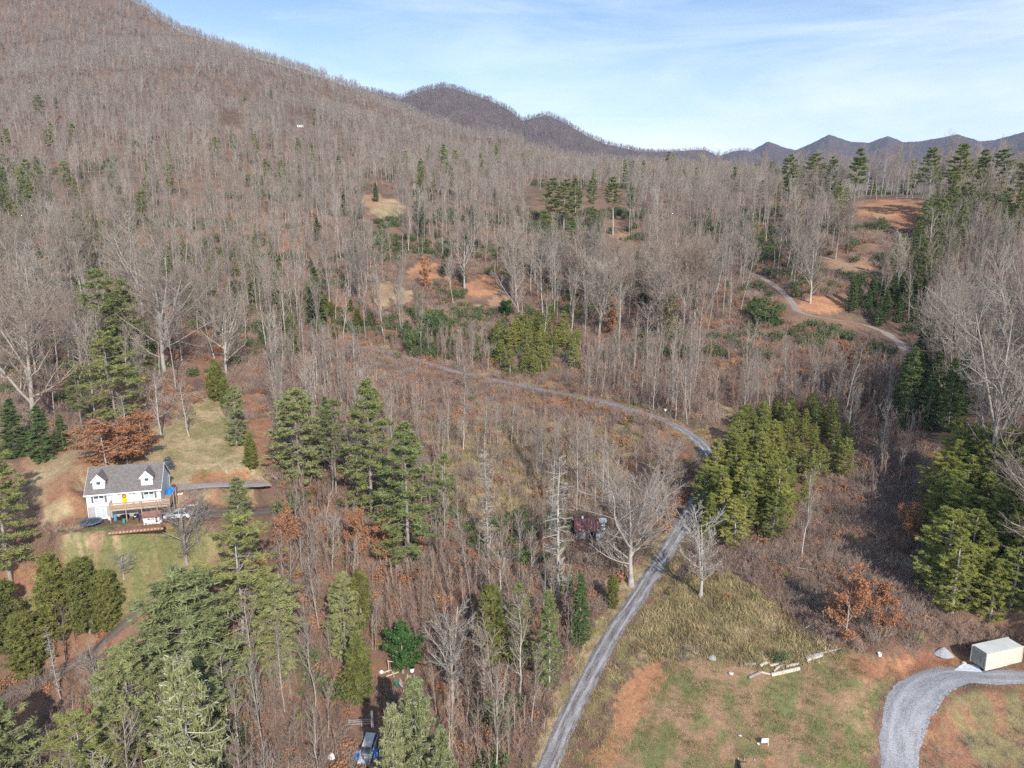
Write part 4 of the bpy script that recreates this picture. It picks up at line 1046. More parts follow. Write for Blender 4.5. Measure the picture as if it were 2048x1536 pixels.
def zone_pts(pl, n, seed, mind=2.0, avoid=()):
    """n spaced ground points inside a polygon of the picture, even over the ground"""
    pl = poly(pl); rg = np.random.default_rng(seed); xs = [p[0] for p in pl]; ys = [p[1] for p in pl]; out_ = []
    tries = 0; cand = []
    corners = [ground_at(x, y) for x, y in pl]
    x0, x1 = min(c.x for c in corners), max(c.x for c in corners); y0, y1 = min(c.y for c in corners), max(c.y for c in corners)
    X = rg.uniform(x0, x1, n * 40); Y = rg.uniform(y0, y1, n * 40); Z = height(X, Y); px, py, d = project(X, Y, Z)
    k = inpoly(px, py, pl)
    for x, y, z in zip(X[k], Y[k], Z[k]):
        if all((x - a.x) ** 2 + (y - a.y) ** 2 > mind * mind for a in out_):
            out_.append(Vector((x, y, z)))
            if len(out_) >= n: break
    return out_
GROUPS = [
 ('tallpine', "1480,440 1700,430 1700,490 1480,510", 10, 7, (15, 21), 'pine_tree', 'pine in the wood left of the red clearing', 'pines left of the red clearing'),
 ('pine', "0,430 350,430 380,520 0,570", 24, 7, (12, 20), 'pine_tree', 'dark olive pine among the grey trunks of the left slope', 'olive pines of the left slope'),
 ('hemlock', "560,400 1000,400 1000,480 620,520", 18, 8, (10, 16), 'conifer_tree', 'small dark conifer in the wood above the clay cuts', 'small dark conifers above the clay cuts'),
 ('cedar', "620,600 760,600 760,680 620,690", 9, 4, (4, 8), 'cedar_tree', 'small olive cedar at the left end of the upper gravel road', 'small cedars at the end of the upper gravel road'),
 ('pine', "380,520 560,520 600,640 420,620", 16, 6, (10, 16), 'pine_tree', 'olive pine among the trunks either side of the clay path', 'olive pines by the clay path'),
 ('hemlock', "820,500 1000,480 1020,560 850,580", 7, 6, (7, 11), 'conifer_tree', 'dark conifer beside the clay cuts in the middle distance', 'dark conifers by the clay cuts'),
 ('tallpine', "1080,440 1280,430 1290,520 1090,540", 20, 6, (16, 22), 'pine_tree', 'pine in the scattered stand of the middle distance right of centre', 'pines of the middle distance stand'),
 ('laurel', "1150,560 1400,560 1400,620 1180,630", 14, 4, (3, 5), 'evergreen_shrub', 'dark evergreen shrub under the pale trunks right of centre', 'evergreen shrubs under the pale trunks'),
 ('bare', "1860,640 1960,560 2200,520 2250,1000 2040,960 1920,860", 46, 4.0, (17, 25), 'bare_tree', 'pale bare tree on the steep bank at the right edge', 'bare trees of the right hand bank'),
 ('broad', "0,570 170,560 180,690 120,790 0,800", 9, 6.0, (16, 22), 'bare_tree', 'wide bare tree in the wood at the left edge above the hemlocks', 'wide bare trees at the left edge'),
 ('broad', "640,560 1400,560 1400,660 1160,640 760,640", 16, 7.0, (19, 25), 'bare_tree', 'fan crowned bare tree above the patch of young pines', 'fan crowned bare trees in the middle'),
 ('broad', "1450,560 1780,480 1790,600 1500,640", 10, 7.0, (18, 24), 'bare_tree', 'fan crowned bare tree beside the hillside drive', 'fan crowned bare trees by the hillside drive'),
 ('young', "1390,1060 1400,1000 1470,930 1560,950 1580,1040 1540,1092 1430,1096", 24, 2.5, (9, 13.5), 'conifer_tree', 'tall yellow-green conifer at the near side of the clump by the road bend', 'tall conifers on the near side of the clump by the road bend'),
 ('young', "1480,860 1560,830 1660,850 1700,900 1690,960 1580,1040 1560,950 1470,930", 44, 2.3, (5.0, 8.5), 'conifer_tree', 'short yellow-green conifer at the far side of the clump by the road bend', 'short conifers on the far side of the clump by the road bend'),
 ('young', "1870,1200 1860,1010 1890,950 2048,960 2200,1100 2200,1250 2048,1262 1900,1240", 56, 2.4, (9, 14.5), 'conifer_tree', 'green conifer in the plantation at the right edge above the cream container', 'conifers of the plantation at the right edge'),
 ('hemlock', "1765,800 1800,745 1880,760 1920,830 1890,880 1800,860", 18, 3.0, (13, 19), 'conifer_tree', 'dark conifer in the shaded clump at the foot of the right hand bare wood', 'dark conifers below the bare wood at the right'),
 ('young', "985,690 1020,650 1110,650 1165,690 1155,745 1060,762 990,748", 40, 2.4, (6, 9), 'conifer_tree', 'bright green young pine in the patch above the gravel road', 'young pines in the patch above the gravel road'),
 ('laurel', "770,700 800,650 900,650 905,715 840,740", 12, 3.0, (4, 7), 'evergreen_shrub', 'green evergreen shrub between the dirt bench and the upper gravel road', 'evergreen shrubs above the upper gravel road'),
 ('laurel', "1490,660 1500,630 1570,625 1600,655 1560,680", 9, 3.0, (4, 6), 'evergreen_shrub', 'dark evergreen shrub just below the hillside drive', 'evergreen shrubs below the hillside drive'),
 ('hemlock', "1690,650 1700,600 1790,590 1850,620 1830,670 1760,660", 20, 3.4, (8, 13), 'conifer_tree', 'dark green conifer beside the curve of the hillside drive', 'dark conifers beside the hillside drive'),
 ('pine', "1780,580 1800,520 1890,500 1920,560 1850,600", 14, 4.5, (12, 19), 'pine_tree', 'pine between the hillside drive and the right hand bare wood', 'pines above the hillside drive'),
 ('pine', "1830,500 1870,450 1950,440 2048,460 2040,510 1900,530", 34, 4.5, (15, 22), 'pine_tree', 'yellowish pine in the stand below the red clearing at right', 'pines in the stand right below the red clearing'),
 ('pine', "0,400 0,470 90,470 90,400", 17, 5, (17, 25), 'pine_tree', 'pine in the stand on the left edge of the mountainside', 'pines at the left edge of the mountainside'),
 ('pine', "150,500 300,490 420,560 440,650 390,660 240,540", 14, 7, (11, 17), 'pine_tree', 'olive pine scattered among the grey trunks left of the clay path', 'pines left of the clay path'),
 ('cedar', "540,600 620,590 640,700 560,720", 8, 5, (6, 9), 'cedar_tree', 'small yellow-green cedar among the trunks right of the clay path', 'small cedars right of the clay path'),
 ('cedar', "410,760 470,770 470,830 430,830", 6, 2.5, (4, 6), 'cedar_tree', 'low cedar beside the top of the slope lawn', 'low cedars by the slope lawn'),
]
for kd, pl, n, mind, (h0, h1), nm, lb, gr in GROUPS:
    for p in zone_pts(pl, n, (len(lb) * 31 + n) % 9999, mind):
        q = PROTO[kd]; vi = int(rng.integers(len(q))); H = rng.uniform(h0, h1); s = H / q[vi]['H']; w = rng.uniform(.85, 1.15) * (1.35 if kd == 'young' else 1)
        THINGS.append((kd, vi, p, (s * w, s * w, s), nm, lb, 'shrub' if 'shrub' in nm else 'tree', gr, rng.random() * 6.28))

# ---- where nothing may stand, and what must stay in sight
ROADPTS = np.concatenate([np.array([(p.x, p.y, w) for p in P[::5]]) for P, w, k in RP.values()])
def near_road(X, Y, extra=0.8):
    bad = np.zeros(len(X), bool)
    for i in range(0, len(ROADPTS), 1):
        x, y, w = ROADPTS[i]
        bad |= (X - x) ** 2 + (Y - y) ** 2 < (w / 2 + extra) ** 2
    return bad
NOBASE = [poly(s) for s in ("1135,1068 1220,1068 1220,1108 1135,1108",   # open ground: lawns, fields, yards
 "20,1240 0,1150 60,1110 100,1010 60,960 110,930 180,915 330,915 340,860 400,800 440,800 475,870 525,905 545,1010 470,1050 440,1090 420,1150 330,1190 250,1230 100,1230",
 "1180,1560 1230,1440 1262,1290 1340,1170 1385,1150 1470,1145 1560,1215 1630,1275 1720,1298 1960,1300 2150,1300 2150,1600 1740,1600",
 "1830,1390 1960,1370 2150,1370 2150,1600 1800,1600", "720,390 800,385 815,435 740,440", "1700,400 1850,400 1850,440 1700,445", "800,520 885,520 890,570 800,572", "1600,590 1700,590 1705,636 1600,636",
 "740,565 815,565 830,615 740,620", "925,550 1015,550 1030,615 930,615", "425,232 495,232 495,250 425,250", "570,232 630,232 630,266 570,266", "700,1300 860,1300 830,1380 700,1380", "700,1420 765,1420 780,1540 700,1540", "1030,1560 1130,1370 1240,1180 1330,1065 1345,1085 1100,1560", "1630,505 1755,535 1755,560 1640,530", "1490,540 1560,560 1600,615 1700,628 1780,655 1825,705 1810,720 1740,670 1590,645 1520,570")]
CLEAR = [poly(s) for s in ("818,530 882,530 882,562 818,562", "932,560 1000,560 1000,594 932,594", "1225,464 1278,464 1278,482 1225,482", "445,233 478,233 478,248 445,248","985,672 1160,672 1160,750 985,750", "1138,1000 1215,1000 1215,1085 1138,1085", "1060,370 1245,370 1245,410 1060,410",     # sight lines kept open: no tall crown in front of these
 "85,900 530,900 530,1040 440,1075 420,1150 330,1190 90,1170 60,1050", "330,930 400,800 440,800 520,905 530,960 340,960",
 "1135,1020 1215,1020 1215,1085 1135,1085",
 "1065,1560 1150,1370 1250,1180 1330,1075 1370,1085 1310,1200 1230,1380 1180,1560", "1200,1560 1260,1300 1400,1130 1520,1150 1720,1300 2100,1290 2100,1600",
 "1710,400 1830,400 1830,440 1720,440", "1610,595 1690,595 1695,630 1610,630", "735,405 790,405 790,430 740,430", "1410,860 1460,860 1440,930 1400,960 1390,900",
 "440,700 490,690 550,900 510,920 480,800", "910,890 1010,885 1060,1000 960,1020", 
 "700,1300 850,1300 850,1370 720,1380", "700,1420 770,1420 780,1560 690,1560", "1090,772 1160,782 1290,808 1400,855 1385,880 1260,838 1140,812 1090,800", "730,688 900,728 1000,752 1090,772 1090,800 1000,782 880,755 730,712", "1495,535 1560,562 1610,605 1700,626 1780,655 1822,705 1790,705 1700,660 1590,645 1540,595", "0,1375 150,1305 300,1175 345,1165 330,1205 180,1340 0,1440", "1650,508 1750,535 1750,552 1650,530", "1020,1560 1120,1370 1230,1180 1330,1060 1345,1075 1100,1500 1090,1560")]
def crown_blocks(X, Y, Z, H, cw):
    b = np.zeros(len(X), bool)
    for f in (.2, .3, .4, .5, .6, .7, .8, .9, 1.0):
        px, py, d = project(X, Y, Z + H * f)
        for off in (-.7, 0, .7):
            q = px + off * cw * H * FPX / d
            for pl in CLEAR: b |= inpoly(q, py, pl)
    return b
def candidates(r0, r1, area_per, seed, a0=-47, a1=47):
    rg = np.random.default_rng(seed); a0, a1 = R(a0), R(a1)
    n = int((a1 - a0) / 2 * (r1 ** 2 - r0 ** 2) / area_per)
    r = np.sqrt(rg.uniform(r0 ** 2, r1 ** 2, n)); a = rg.uniform(a0, a1, n)
    X, Y = r * np.sin(a), r * np.cos(a); return X, Y, height(X, Y)
def thin(X, Y, keep, md):
    grid = {}; out_ = []
    for i in np.nonzero(keep)[0]:
        x, y = X[i], Y[i]; c = (int(x // md), int(y // md)); ok = True
        for dx in (-1, 0, 1):
            for dy in (-1, 0, 1):
                for j in grid.get((c[0] + dx, c[1] + dy), ()):
                    if (X[j] - x) ** 2 + (Y[j] - y) ** 2 < md * md: ok = False; break
                if not ok: break
            if not ok: break
        if ok: grid.setdefault(c, []).append(i); out_.append(i)
    return np.array(out_, int)
def open_ok(X, Y, px, py):
    k = ~near_road(X, Y)
    for pl in NOBASE: k &= ~inpoly(px, py, pl)
    return k
hx = np.array([t[2].x for t in THINGS]); hy = np.array([t[2].y for t in THINGS])

# tall bare forest, near part
TALLZ = [poly(s) for s in ("-400,200 2500,200 2500,620 1830,660 1700,600 1480,640 1400,700 1000,690 700,680 560,700 420,720 330,830 150,850 0,800 -400,850",
                           "1880,560 2500,500 2500,1150 2048,1000 1900,800 1840,700")]
def tall_mask(px, py):
    m = np.zeros(len(px), bool)
    for pl in TALLZ: m |= inpoly(px, py, pl)
    return m
X, Y, Z = candidates(90, 470, 11, 11)
px, py, d = project(X, Y, Z)
dn = fbm(X / 26, Y / 26, 71, 3)
rg = np.random.default_rng(12)
k = tall_mask(px, py) & open_ok(X, Y, px, py) & (dn + rg.normal(size=len(X)) * .12 > .42)
i = thin(X, Y, k, 5.7); X, Y, Z = X[i], Y[i], Z[i]
H = rg.uniform(13, 26, len(X)) * np.where(np.hypot(X, Y) < 230, .9, 1)
k = ~crown_blocks(X, Y, Z, H, .16); X, Y, Z, H = X[k], Y[k], Z[k], H[k]
NEARTALL = (X, Y, Z, H)
# mid-size trees of the lower woods
MIDZ = [poly(s) for s in ("540,700 1400,720 1380,860 1270,900 860,870 850,1040 1130,1080 1260,1100 1180,1260 1040,1560 500,1700 420,1500 540,1200 560,1000",
                          "-200,1340 0,1360 330,1230 400,1420 300,1800 -300,1800", "1480,690 1780,700 1850,900 1760,1040 1720,900 1640,840 1480,850", "860,870 1270,870 1250,1080 880,1060")]
X, Y, Z = candidates(70, 260, 5, 21)
px, py, d = project(X, Y, Z); rg = np.random.default_rng(22)
zid = np.full(len(X), -1)
for q, pl in enumerate(MIDZ): zid[inpoly(px, py, pl)] = q
pk = np.select([zid == 0, zid == 1, zid == 2, zid == 3], [.8, .55, .25, .75], 0)
dn = fbm(X / 14, Y / 14, 73, 3)
k = open_ok(X, Y, px, py) & (rg.random(len(X)) < pk * np.clip((dn - .3) * 4, 0, 1))
i = thin(X, Y, k, 3.3); X, Y, Z = X[i], Y[i], Z[i]; H = rg.uniform(8, 18, len(X))
k = ~crown_blocks(X, Y, Z, H, .2); NEARMID = (X[k], Y[k], Z[k], H[k])

# the 300 largest bare trees become things of their own
rk = np.random.default_rng(61).random(len(NEARTALL[0]))
cand = [('bare' if q > .3 else 'broad' if q > .14 else 'slim',) + t for q, t in zip(rk, zip(*NEARTALL))] + [('slim',) + t for t in zip(*NEARMID)]
def px_size(t):
    dd = math.hypot(t[1], t[2]); inview = abs(math.atan2(t[1], t[2])) < R(36) and project(t[1], t[2], t[3] + t[4])[1] < 1536
    return t[4] / dd if inview else -1
cand.sort(key=lambda t: -px_size(t))
nbare = sum(1 for t in THINGS if t[0] in ('broad', 'slim', 'white', 'snag', 'bare'))
NB = 298 - nbare
def region(x, y, z, kind):
    px, py, d = project(x, y, z); px, py = float(px), float(py)
    if kind == 'slim' and py > 690:
        if px < 420: return 'slender bare tree in the thicket by the farm track', 'slender bare trees by the farm track'
        if px > 1460: return 'grey slender tree in the reddish right hand valley', 'slender trees in the right hand valley thicket'
        if py > 1330: return 'slender bare tree between the bottom spruces and the gravel road', 'bare trees at the bottom beside the gravel road'
        if py > 1080 and px < 850: return 'slender bare tree between the huge pine and the holly', 'bare trees between the huge pine and the holly'
        if py > 1040: return 'slender bare tree in the lower wood around the dead snag', 'bare trees round the dead snag'
        if px < 860: return 'slender reddish grey tree in the wood around the central pines', 'slender trees round the central pines'
        return 'slender grey tree below the upper gravel road', 'slender trees below the upper gravel road'
    if px > 1790 and py > 480: return 'pale bare tree on the steep bank at the right edge', 'bare trees of the right hand bank'
    if px < 430 and py > 640: return 'tall bare tree above the dark hemlocks left of the giant domed oak', 'bare trees above the hemlocks'
    if px < 560: return 'tall pale trunked tree on the slope left of the red clay path', 'pale trunks left of the clay path'
    if px < 1000: return 'tall pale trunked tree on the slope around the clay cuts', 'pale trunks round the clay cuts'
    if px < 1440: return 'tall pale trunked tree standing above the patch of bright young pines', 'pale trunks above the young pines'
    return 'tall pale trunked tree around the hillside drive at right', 'pale trunks round the hillside drive'
for t in cand[:NB]:
    kd = t[0]; q = PROTO[kd]; vi = int(rng.integers(len(q))); s = t[4] / q[vi]['H']; w = rng.uniform(.9, 1.25)
    lb, gr = region(t[1], t[2], t[3], kd)
    THINGS.append((kd, vi, Vector((t[1], t[2], t[3])), (s * w, s * w, s), 'bare_tree', lb, 'tree', gr, rng.random() * 6.28))
rest = cand[NB:]
RB = [t for t in rest if t[0] != 'slim']; RS = [t for t in rest if t[0] == 'slim']

# build things
lean = np.random.default_rng(99); ALLO = []
for kd, vi, p, sc, nm, lb, cat, gr, rz in THINGS:
    q = PROTO[kd][vi]
    if gr and kd in ('broad', 'bare', 'hemlock', 'pine', 'laurel', 'tallpine') and crown_blocks(*(np.array([c_]) for c_ in p), sc[2] * q['H'] * .9, .2)[0]: continue
    dist = math.hypot(p.x, p.y); Hh = sc[2] * q['H']
    lk = .045 if kd in ('bare', 'slim', 'broad') else .02
    rot = (lean.normal() * lk, lean.normal() * lk, rz)
    if Hh * 1409 / dist > 60:
        o = bpy.data.objects.new(nm, None); COL.objects.link(o); o.empty_display_size = .5
        o.location = p; o.rotation_euler = rot; o.scale = sc
        link('trunk', q['trunk'], o); link('crown', q['crown'], o)
    else:
        o = link(nm, q['joined'], loc=p, rot=rot, scale=sc)
    tag(o, lb, cat, gr); ALLO.append((gr, lb, p, Hh, o))
# one label each where something sets a member of a group apart
from collections import defaultdict
gd = defaultdict(list)
for gr, lb, p, Hh, o in ALLO:
    if gr: gd[gr].append((p, Hh, o, lb))
for gr, L_ in gd.items():
    if len(L_) < 4: continue
    px = [float(project(p.x, p.y, p.z)[0]) for p, *_ in L_]; ds = [p.length for p, *_ in L_]; hh = [h for _, h, *_ in L_]
    sel = {}
    for pre, i in (('leftmost ', int(np.argmin(px))), ('rightmost ', int(np.argmax(px))), ('tallest ', int(np.argmax(hh))), ('shortest ', int(np.argmin(hh))), ('nearest ', int(np.argmin(ds))), ('farthest ', int(np.argmax(ds)))):
        sel.setdefault(i, pre)
    mx, md = np.median(px), np.median(ds)
    q1, q3 = np.percentile(px, [33, 67])
    for i, (p, h, o, lb) in enumerate(L_):
        if i in sel: o['label'] = sel[i] + lb
        elif len(L_) > 12:
            side = 'left' if px[i] < q1 else 'right' if px[i] > q3 else 'centre'
            o['label'] = lb + (', front ' if ds[i] < md else ', back ') + side

meshes = lambda k: [q['joined'] for q in PROTO[k]]
def sc_(rows, kind, name, label, key=None, seed=0):
    if not rows: return
    P = [(t[1], t[2], t[3]) for t in rows]; s = np.array([t[4] for t in rows]) / PROTO[kind][0]['H']
    scatter(name, key or kind, meshes(kind), P, s, seed=seed, tilt=.05, label=label, cat='woodland')
sc_(RB, 'bare', 'bare_woodland', 'leafless grey woodland covering the middle slopes behind the nearer trees')
sc_(RS, 'slim', 'slender_woodland', 'slender leafless woodland filling the lower valley')
# far mountain side wood
X, Y, Z = candidates(470, 1900, 30, 31, -46, 42)
px, py, d = project(X, Y, Z); rg = np.random.default_rng(32)
dn = fbm(X / 30, Y / 30, 75, 3)
k = (py > -120) & (py < 560) & (dn > .3)
for pl in NOBASE: k &= ~inpoly(px, py, pl)
i = thin(X, Y, k & (fbm(X / 11, Y / 11, 91, 2) > .36), 5.4); X, Y, Z = X[i], Y[i], Z[i]; H = rg.uniform(11, 24, len(X)) * np.where(np.hypot(X, Y) > 950, .85, 1)
k = ~crown_blocks(X, Y, Z, H, .12); X, Y, Z, H = X[k], Y[k], Z[k], H[k]
rr_ = np.hypot(X, Y)
a = rr_ < 900
pinef = (fbm(X / 45, Y / 45, 78, 3) > .62) & (rg.random(len(X)) < .5 * np.clip((800 - rr_) / 300, .03, 1))
A = a & ~pinef; B_ = ~a & ~pinef
scatter('mountainside_wood', 'farbare', meshes('farbare'), np.stack([X[A], Y[A], Z[A]], 1), H[A] / 24, 3, .03, 'dense leafless grey forest on the lower mountainside', 'forest')
scatter('upper_mountain_wood', 'tiny', meshes('tiny'), np.stack([X[B_], Y[B_], Z[B_]], 1), H[B_] / 24, 4, .03, 'leafless grey brown forest on the upper mountainside and its crest', 'forest')
pe = (rg.random(len(X)) < .5 * np.clip((700 - rr_) / 200, 0, 1)) & (fbm(X / 40, Y / 40, 79, 3) > .5)
scatter('evergreen_thickets', 'everbush', EB, np.stack([X[pe] + 2.5, Y[pe] - 2, height(X[pe] + 2.5, Y[pe] - 2)], 1), rg.uniform(1.6, 3.6, pe.sum()), 15, .1, 'dark evergreen thickets dotted under the mountainside trees', 'undergrowth')
scatter('scattered_evergreens', 'farpine', meshes('farpine'), np.stack([X[pinef], Y[pinef], Z[pinef]], 1), H[pinef] / 20, 5, .03, 'evergreens sprinkled through the forest of the mountainside', 'forest')
print('counts', len(THINGS), len(RB), len(RS), A.sum(), B_.sum(), pinef.sum())
# forests on the far mountains
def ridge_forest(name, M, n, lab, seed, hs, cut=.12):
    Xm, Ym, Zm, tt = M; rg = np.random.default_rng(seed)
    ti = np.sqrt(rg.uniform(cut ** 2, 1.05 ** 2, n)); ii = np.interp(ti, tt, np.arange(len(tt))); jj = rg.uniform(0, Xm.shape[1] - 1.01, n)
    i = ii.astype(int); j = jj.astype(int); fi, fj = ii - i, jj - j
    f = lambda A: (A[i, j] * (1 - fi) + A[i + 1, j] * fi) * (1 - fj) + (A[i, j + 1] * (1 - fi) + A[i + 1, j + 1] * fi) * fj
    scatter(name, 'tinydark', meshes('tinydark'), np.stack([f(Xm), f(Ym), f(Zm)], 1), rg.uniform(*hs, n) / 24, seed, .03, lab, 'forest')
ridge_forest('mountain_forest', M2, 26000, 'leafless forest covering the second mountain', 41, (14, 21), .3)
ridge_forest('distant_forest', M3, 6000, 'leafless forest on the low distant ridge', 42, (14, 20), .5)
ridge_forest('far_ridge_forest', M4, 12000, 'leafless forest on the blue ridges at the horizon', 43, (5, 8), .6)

# ---- undergrowth
CLR = poly('850,845 960,835 1270,845 1290,880 1240,970 1120,1055 960,1060 860,1010')
def under(name, key, ms, area, pls, seed, s0, s1, lab, r=(70, 420), prob=1.0, ns=9, nt=.0, cat='undergrowth', keepclear=0, base_ok=True, tilt=.1, ex=.9):
    X, Y, Z = candidates(r[0], r[1], area, seed); px, py, d = project(X, Y, Z); rg = np.random.default_rng(seed + 1)
    k = np.zeros(len(X), bool)
    for pl in pls: k |= inpoly(px, py, poly(pl))
    k &= (py < 1660) & (rg.random(len(X)) < prob) & (fbm(X / ns, Y / ns, seed, 3) > nt) & ~near_road(X, Y, ex)
    if base_ok:
        for pl in NOBASE: k &= ~inpoly(px, py, pl)
    if cat == 'undergrowth' and base_ok: k &= ~(inpoly(px + 90 * (fbm(X / 7, Y / 7, 301, 3) - .5), py + 60 * (fbm(X / 7, Y / 7, 302, 3) - .5), CLR) & (rg.random(len(X)) < .35))
    X, Y, Z = X[k], Y[k], Z[k]; s = rg.uniform(s0, s1, len(X))
    if keepclear:
        k = ~crown_blocks(X, Y, Z, s * keepclear, .15); X, Y, Z, s = X[k], Y[k], Z[k], s[k]
    print(name, len(X))
    return scatter(name, key, ms, np.stack([X, Y, Z - .05], 1), s, seed, tilt, lab, cat)
LOW = "540,680 1420,700 1440,850 1380,1010 1040,1560 300,1700 -300,1700 -300,1300 60,1340 330,1190 430,1100 540,1010"
RIGHT = "1450,690 1800,690 1850,880 1880,1240 2300,1280 2300,1300 1700,1310 1560,1190 1480,1100 1560,1040 1700,930 1640,840 1480,850"
under('sapling_thicket', 'sapling', meshes('sapling'), 5.5, [LOW, "1450,690 1790,690 1850,880 1720,1040 1700,900 1640,840 1470,850"], 51, .6, 1.25, 'reddish leafless saplings standing thickly in the valley', prob=.9, ns=14, nt=.36, keepclear=7, r=(70, 300))
under('clearing_saplings', 'sapling', meshes('sapling'), 12, ["870,860 1280,870 1260,1090 890,1050"], 52, .6, 1.2, 'sparse young saplings in the centre clearing', prob=.8, r=(100, 200))
under('valley_brush', 'brush', BR, 3.6, [LOW, RIGHT, "-300,380 2400,380 2400,700 -300,900"], 53, .7, 1.5, 'brown leafless brush covering the forest floor', ns=10, nt=.38, r=(70, 330))
under('bramble_slope', 'brush', BR, 1.6, ["1560,1215 1470,1145 1390,1150 1400,1080 1600,1000 1720,930 1840,900 1880,1240 2300,1280 2300,1300 1700,1305 1620,1270"], 54, .5, 1.15, 'brown bramble tangle on the slope above the field', r=(80, 200))
under('grey_brush', 'greybrush', BG, 14, [LOW, RIGHT], 55, .8, 1.6, 'grey twiggy brush in the valley', r=(70, 260))
under('russet_bushes', 'leafbush', LB, 26, [LOW, RIGHT, "-300,420 2400,420 2400,700 -300,900"], 56, .7, 1.6, 'low bushes still in russet leaf scattered over the slopes', r=(70, 330))
under('russet_slope_bushes', 'leafbush', LB, 8, ['1500,1200 1480,1090 1560,1040 1700,950 1850,1000 1880,1240 1700,1300 1600,1250', '1450,690 1790,690 1840,860 1700,820 1500,800'], 66, .5, 1.2, 'low russet leaved bushes thick on the bramble slope', r=(80, 260), nt=.42, ns=6)
under('evergreen_understory', 'everbush', EB, 15, ["-300,420 2400,420 2400,700 1400,720 540,720 -300,900", "540,1000 1250,1050 1000,1560 400,1560"], 57, .8, 2.2, 'dark evergreen bushes under the bare trees', r=(70, 420), ns=22, nt=.47)
under('bright_bushes', 'brightbush', YB, 60, [RIGHT, LOW], 58, .5, 1.2, 'bright green little bushes on the slopes', r=(70, 240))
under('meadow_grass', 'grasstuft', GT, .55, ["1262,1290 1335,1190 1385,1155 1470,1145 1560,1215 1630,1280 1700,1300 1560,1342 1400,1312 1290,1325"], 59, .7, 1.5, 'tall dry grass of the meadow beside the gravel road', r=(80, 160), base_ok=False, cat='grass')
under('clearing_grass', 'grasstuft', GT, 1.1, ["870,850 1260,862 1280,880 1240,960 1120,1050 950,1050 890,1000"], 60, .7, 1.4, 'dry grass of the centre clearing', r=(100, 220), base_ok=False, cat='grass')
under('verge_grass', 'grasstuft', GT, .7, ["1030,1560 1250,1170 1330,1060 1400,1060 1260,1330 1200,1560", "1240,800 1420,860 1470,900 1430,1000 1380,1000 1400,900 1300,850"], 61, .4, .9, 'dry grass along the verges of the gravel road', r=(80, 200), base_ok=False, cat='grass', ex=-.2)
under('field_grass', 'shortgrass', GS, .3, ["1180,1600 1225,1480 1330,1330 1420,1305 1560,1340 1700,1298 1800,1320 1770,1400 1740,1600"], 62, .5, 1.2, 'short patchy grass of the mown field', r=(80, 130), base_ok=False, cat='grass', nt=.42, ns=3.2)
under('lawn_grass', 'shortgrass', GS, .6, ["20,1240 20,1160 100,1090 140,1058 335,1046 400,1080 380,1130 320,1185 250,1240 100,1200", "300,930 385,805 440,805 520,905 525,965 330,962"], 63, .6, 1.1, 'short grass of the lawns round the white house', r=(90, 180), base_ok=False, cat='grass', nt=.40, ns=3.2)
under('bank_brush', 'brush', BR, 5, ["1850,1480 1960,1400 2200,1400 2200,1600 1830,1600", "1240,1330 1290,1250 1330,1280 1300,1310 1230,1440 1190,1470", "1280,1300 1310,1250 1330,1270 1300,1310"], 64, .4, .8, 'low brush on the banks beside the clay', r=(80, 130), base_ok=False)

# loose stones along the edges of the gravel
rg = np.random.default_rng(88); STN = []
for k, (P, w, kind) in RP.items():
    if k not in ('gravel_road', 'container_drive'): continue
    wl = WIDTHS[k]; n = len(P)
    for i in range(0, n - 1):
        p = P[i]
        if p.length > 150 and k == 'gravel_road' and i % 3: continue
        d = P[i + 1] - p; d.z = 0
        if d.length < 1e-4: continue
        d.normalize(); ww = float(np.interp(i / (n - 1) * (len(wl) - 1), range(len(wl)), wl)) / 2
        for q in range(7):
            s = 1 if rg.random() < .5 else -1; off = s * (ww + rg.normal() * .28)
            STN.append((p.x + d.y * off + rg.normal() * .1, p.y - d.x * off + rg.normal() * .1, p.z + .03))
STN = np.array(STN)
V_ = np.array([(1, 0, 0), (-1, 0, 0), (0, 1, 0), (0, -1, 0), (0, 0, 1), (0, 0, -1)], float) * [1, .8, .6]
F_ = np.array([(0, 2, 4), (2, 1, 4), (1, 3, 4), (3, 0, 4), (2, 0, 5), (1, 2, 5), (3, 1, 5), (0, 3, 5)])
SM = mesh_np('stone', V_, F_, mat_inst('loose_stone', [(.38, .37, .38), (.22, .21, .21), (.5, .49, .49)]))
scatter('loose_stones', 'stones', [SM], STN, rg.uniform(.03, .10, len(STN)), 89, .5, 'loose stones spilled along the edges of the gravel', 'gravel')
# ================================================================== built things
WHITE = mat_simple('white_vinyl_siding', (.80, .80, .79), rough=.6, var=.04, scale=1.2)
# lap siding lines as fine relief
def siding_mat():
    m, t, b = new_mat('lap_siding'); tc = t.nodes.new('ShaderNodeTexCoord'); w = t.nodes.new('ShaderNodeTexWave')
    w.wave_type = 'BANDS'; w.bands_direction = 'Z'; w.wave_profile = 'SAW'; w.inputs['Scale'].default_value = 1.6; w.inputs['Distortion'].default_value = 0
    t.links.new(tc.outputs['Object'], w.inputs['Vector']); bp = t.nodes.new('ShaderNodeBump'); bp.inputs['Strength'].default_value = .35; bp.inputs['Distance'].default_value = .02
    t.links.new(w.outputs['Fac'], bp.inputs['Height']); t.links.new(bp.outputs[0], b.inputs['Normal'])
    n = t.nodes.new('ShaderNodeTexNoise'); n.inputs['Scale'].default_value = .9; n.inputs['Detail'].default_value = 5; t.links.new(tc.outputs['Object'], n.inputs['Vector'])
    c = t.nodes.new('ShaderNodeMix'); c.data_type = 'RGBA'; c.inputs[6].default_value = (.70, .70, .68, 1); c.inputs[7].default_value = (.84, .84, .83, 1)
    t.links.new(n.outputs['Fac'], c.inputs[0]); t.links.new(c.outputs[2], b.inputs['Base Color']); b.inputs['Roughness'].default_value = .55; return m
SIDING = siding_mat()
